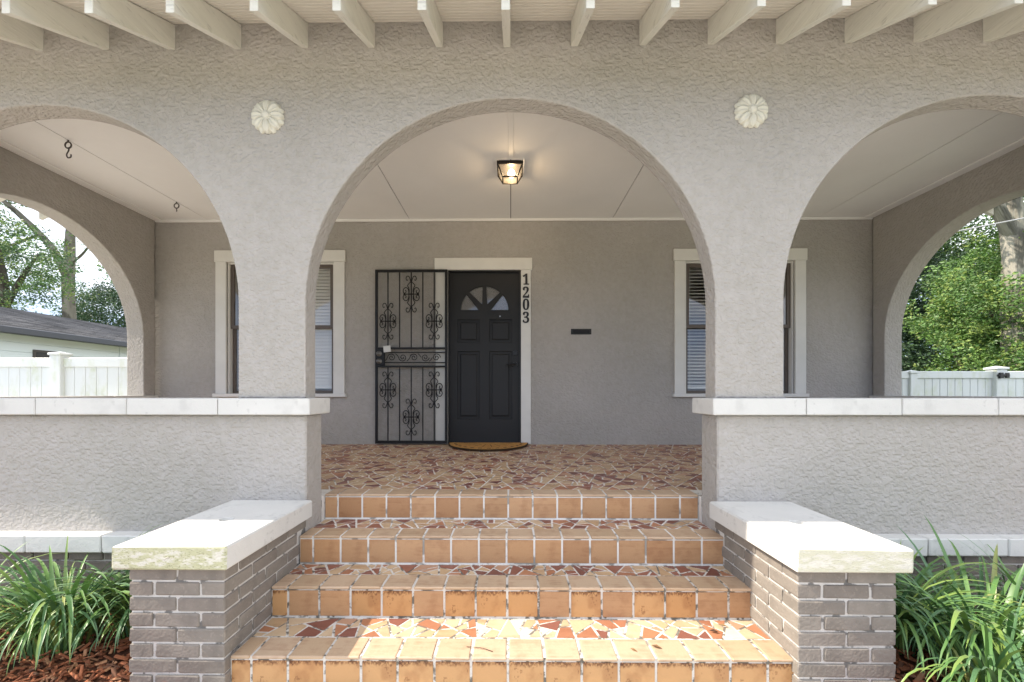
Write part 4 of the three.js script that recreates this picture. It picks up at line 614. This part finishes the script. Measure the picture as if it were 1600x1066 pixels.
{
  const R = rng(45), t = thing('backdrop_tree', 'farther dense tree filling the gap right of the pale trunk', 'tree', [16.4, 0, -12]);
  part('trunk', limb([[0, -0.2, 0], [0, 3, 0], [0.2, 7, 0]], [0.3, 0.25, 0.12], 6, 8), bark([0.15, 0.12, 0.1]), t);
  crown(t, [[0, 7, 0, 2.6, 2.0], [-1.4, 4.4, 0, 2.0, 1.6], [1.6, 4.4, 0, 2.0, 1.8], [-0.6, 2.2, 0.4, 2.2, 1.4]], 5200, 0.28, [...GREEN, ...DARKG], R);
}
{ // fan palm peeping over the fence
  const R = rng(46), p = thing('fan_palm', 'pale fan palm frond just above the right fence', 'palm', [7.55, 0, -5.4]), fm = new THREE.MeshPhysicalMaterial({ color: col(0.30, 0.34, 0.20), roughness: 0.6, transmission: 0.25, thickness: 0, side: THREE.DoubleSide });
  part('stem', limb([[0, 0, 0], [0, 0.5, 0], [0.02, 1.0, 0]], [0.1, 0.09, 0.06], 4, 7), bark([0.2, 0.16, 0.12]), p);
  for (let f = 0; f < 9; f++) { const az = f * 0.7 + 0.3, el = rr(0.3, 1.1, R), L = rr(0.7, 0.95, R), P = [], c = V(Math.cos(az) * Math.cos(el), Math.sin(el), Math.sin(az) * Math.cos(el)), o = V(0, 1, 0).addScaledVector(c, L * 0.45), side = V(-Math.sin(az), 0, Math.cos(az)), up = V().crossVectors(side, c); for (let k = -7; k <= 7; k++) { const a = k * 0.19, d = c.clone().multiplyScalar(Math.cos(a)).addScaledVector(side, Math.sin(a)), e = V().crossVectors(d, up).normalize().multiplyScalar(0.016), m = o.clone().addScaledVector(d, L * 0.3), t = o.clone().addScaledVector(d, L * 0.55).add(V(0, -0.07 - 0.03 * Math.abs(k) / 3, 0)); quad(P, o, m.clone().add(e), t, m.clone().sub(e)); } part('frond', mergeGeometries([tri(P), wire([[0, 0.95, 0], o.clone().multiplyScalar(0.5).add(V(0, 0.5, 0)).toArray(), o.toArray()], 0.009, 8, 4).toNonIndexed()].map(g => boxUV(g))), fm, p); }
}
{ // service cables
  const cm = mat([0.45, 0.45, 0.45], { roughness: 0.5 });
  tag(part('service_cable', wire([[4.95, 3.66, -5.4], [8.4, 4.32, -5.4], [12, 5.05, -5.4], [20, 7, -5.4]], 0.013, 40, 6), cm), 'pale overhead service cable running from right eave', 'cable');
  tag(part('service_cable', wire([[8, 3.45, -11.4], [13.4, 5.05, -11.4], [15.85, 5.76, -11.4], [28, 9.6, -11.4]], 0.009, 40, 6), cm), 'thinner overhead cable among the right-hand trees', 'cable');
}
{ // the tree across the street that the fanlight mirrors
  const R = rng(47), t = thing('street_tree', 'tree across the street mirrored in the door fanlight', 'tree', [6, 0, 22]);
  part('trunk', limb([[0, -0.2, 0], [0, 3, 0], [0.3, 6, 0]], [0.3, 0.24, 0.12], 6, 8), bark([0.2, 0.17, 0.14]), t);
  crown(t, [[0, 6.6, 0, 3, 2.2], [-2.2, 5.4, 0, 2, 1.4], [2.2, 5.6, 0, 2, 1.5]], 1200, 0.4, GREEN, R);
}
renderer.render(scene, camera);
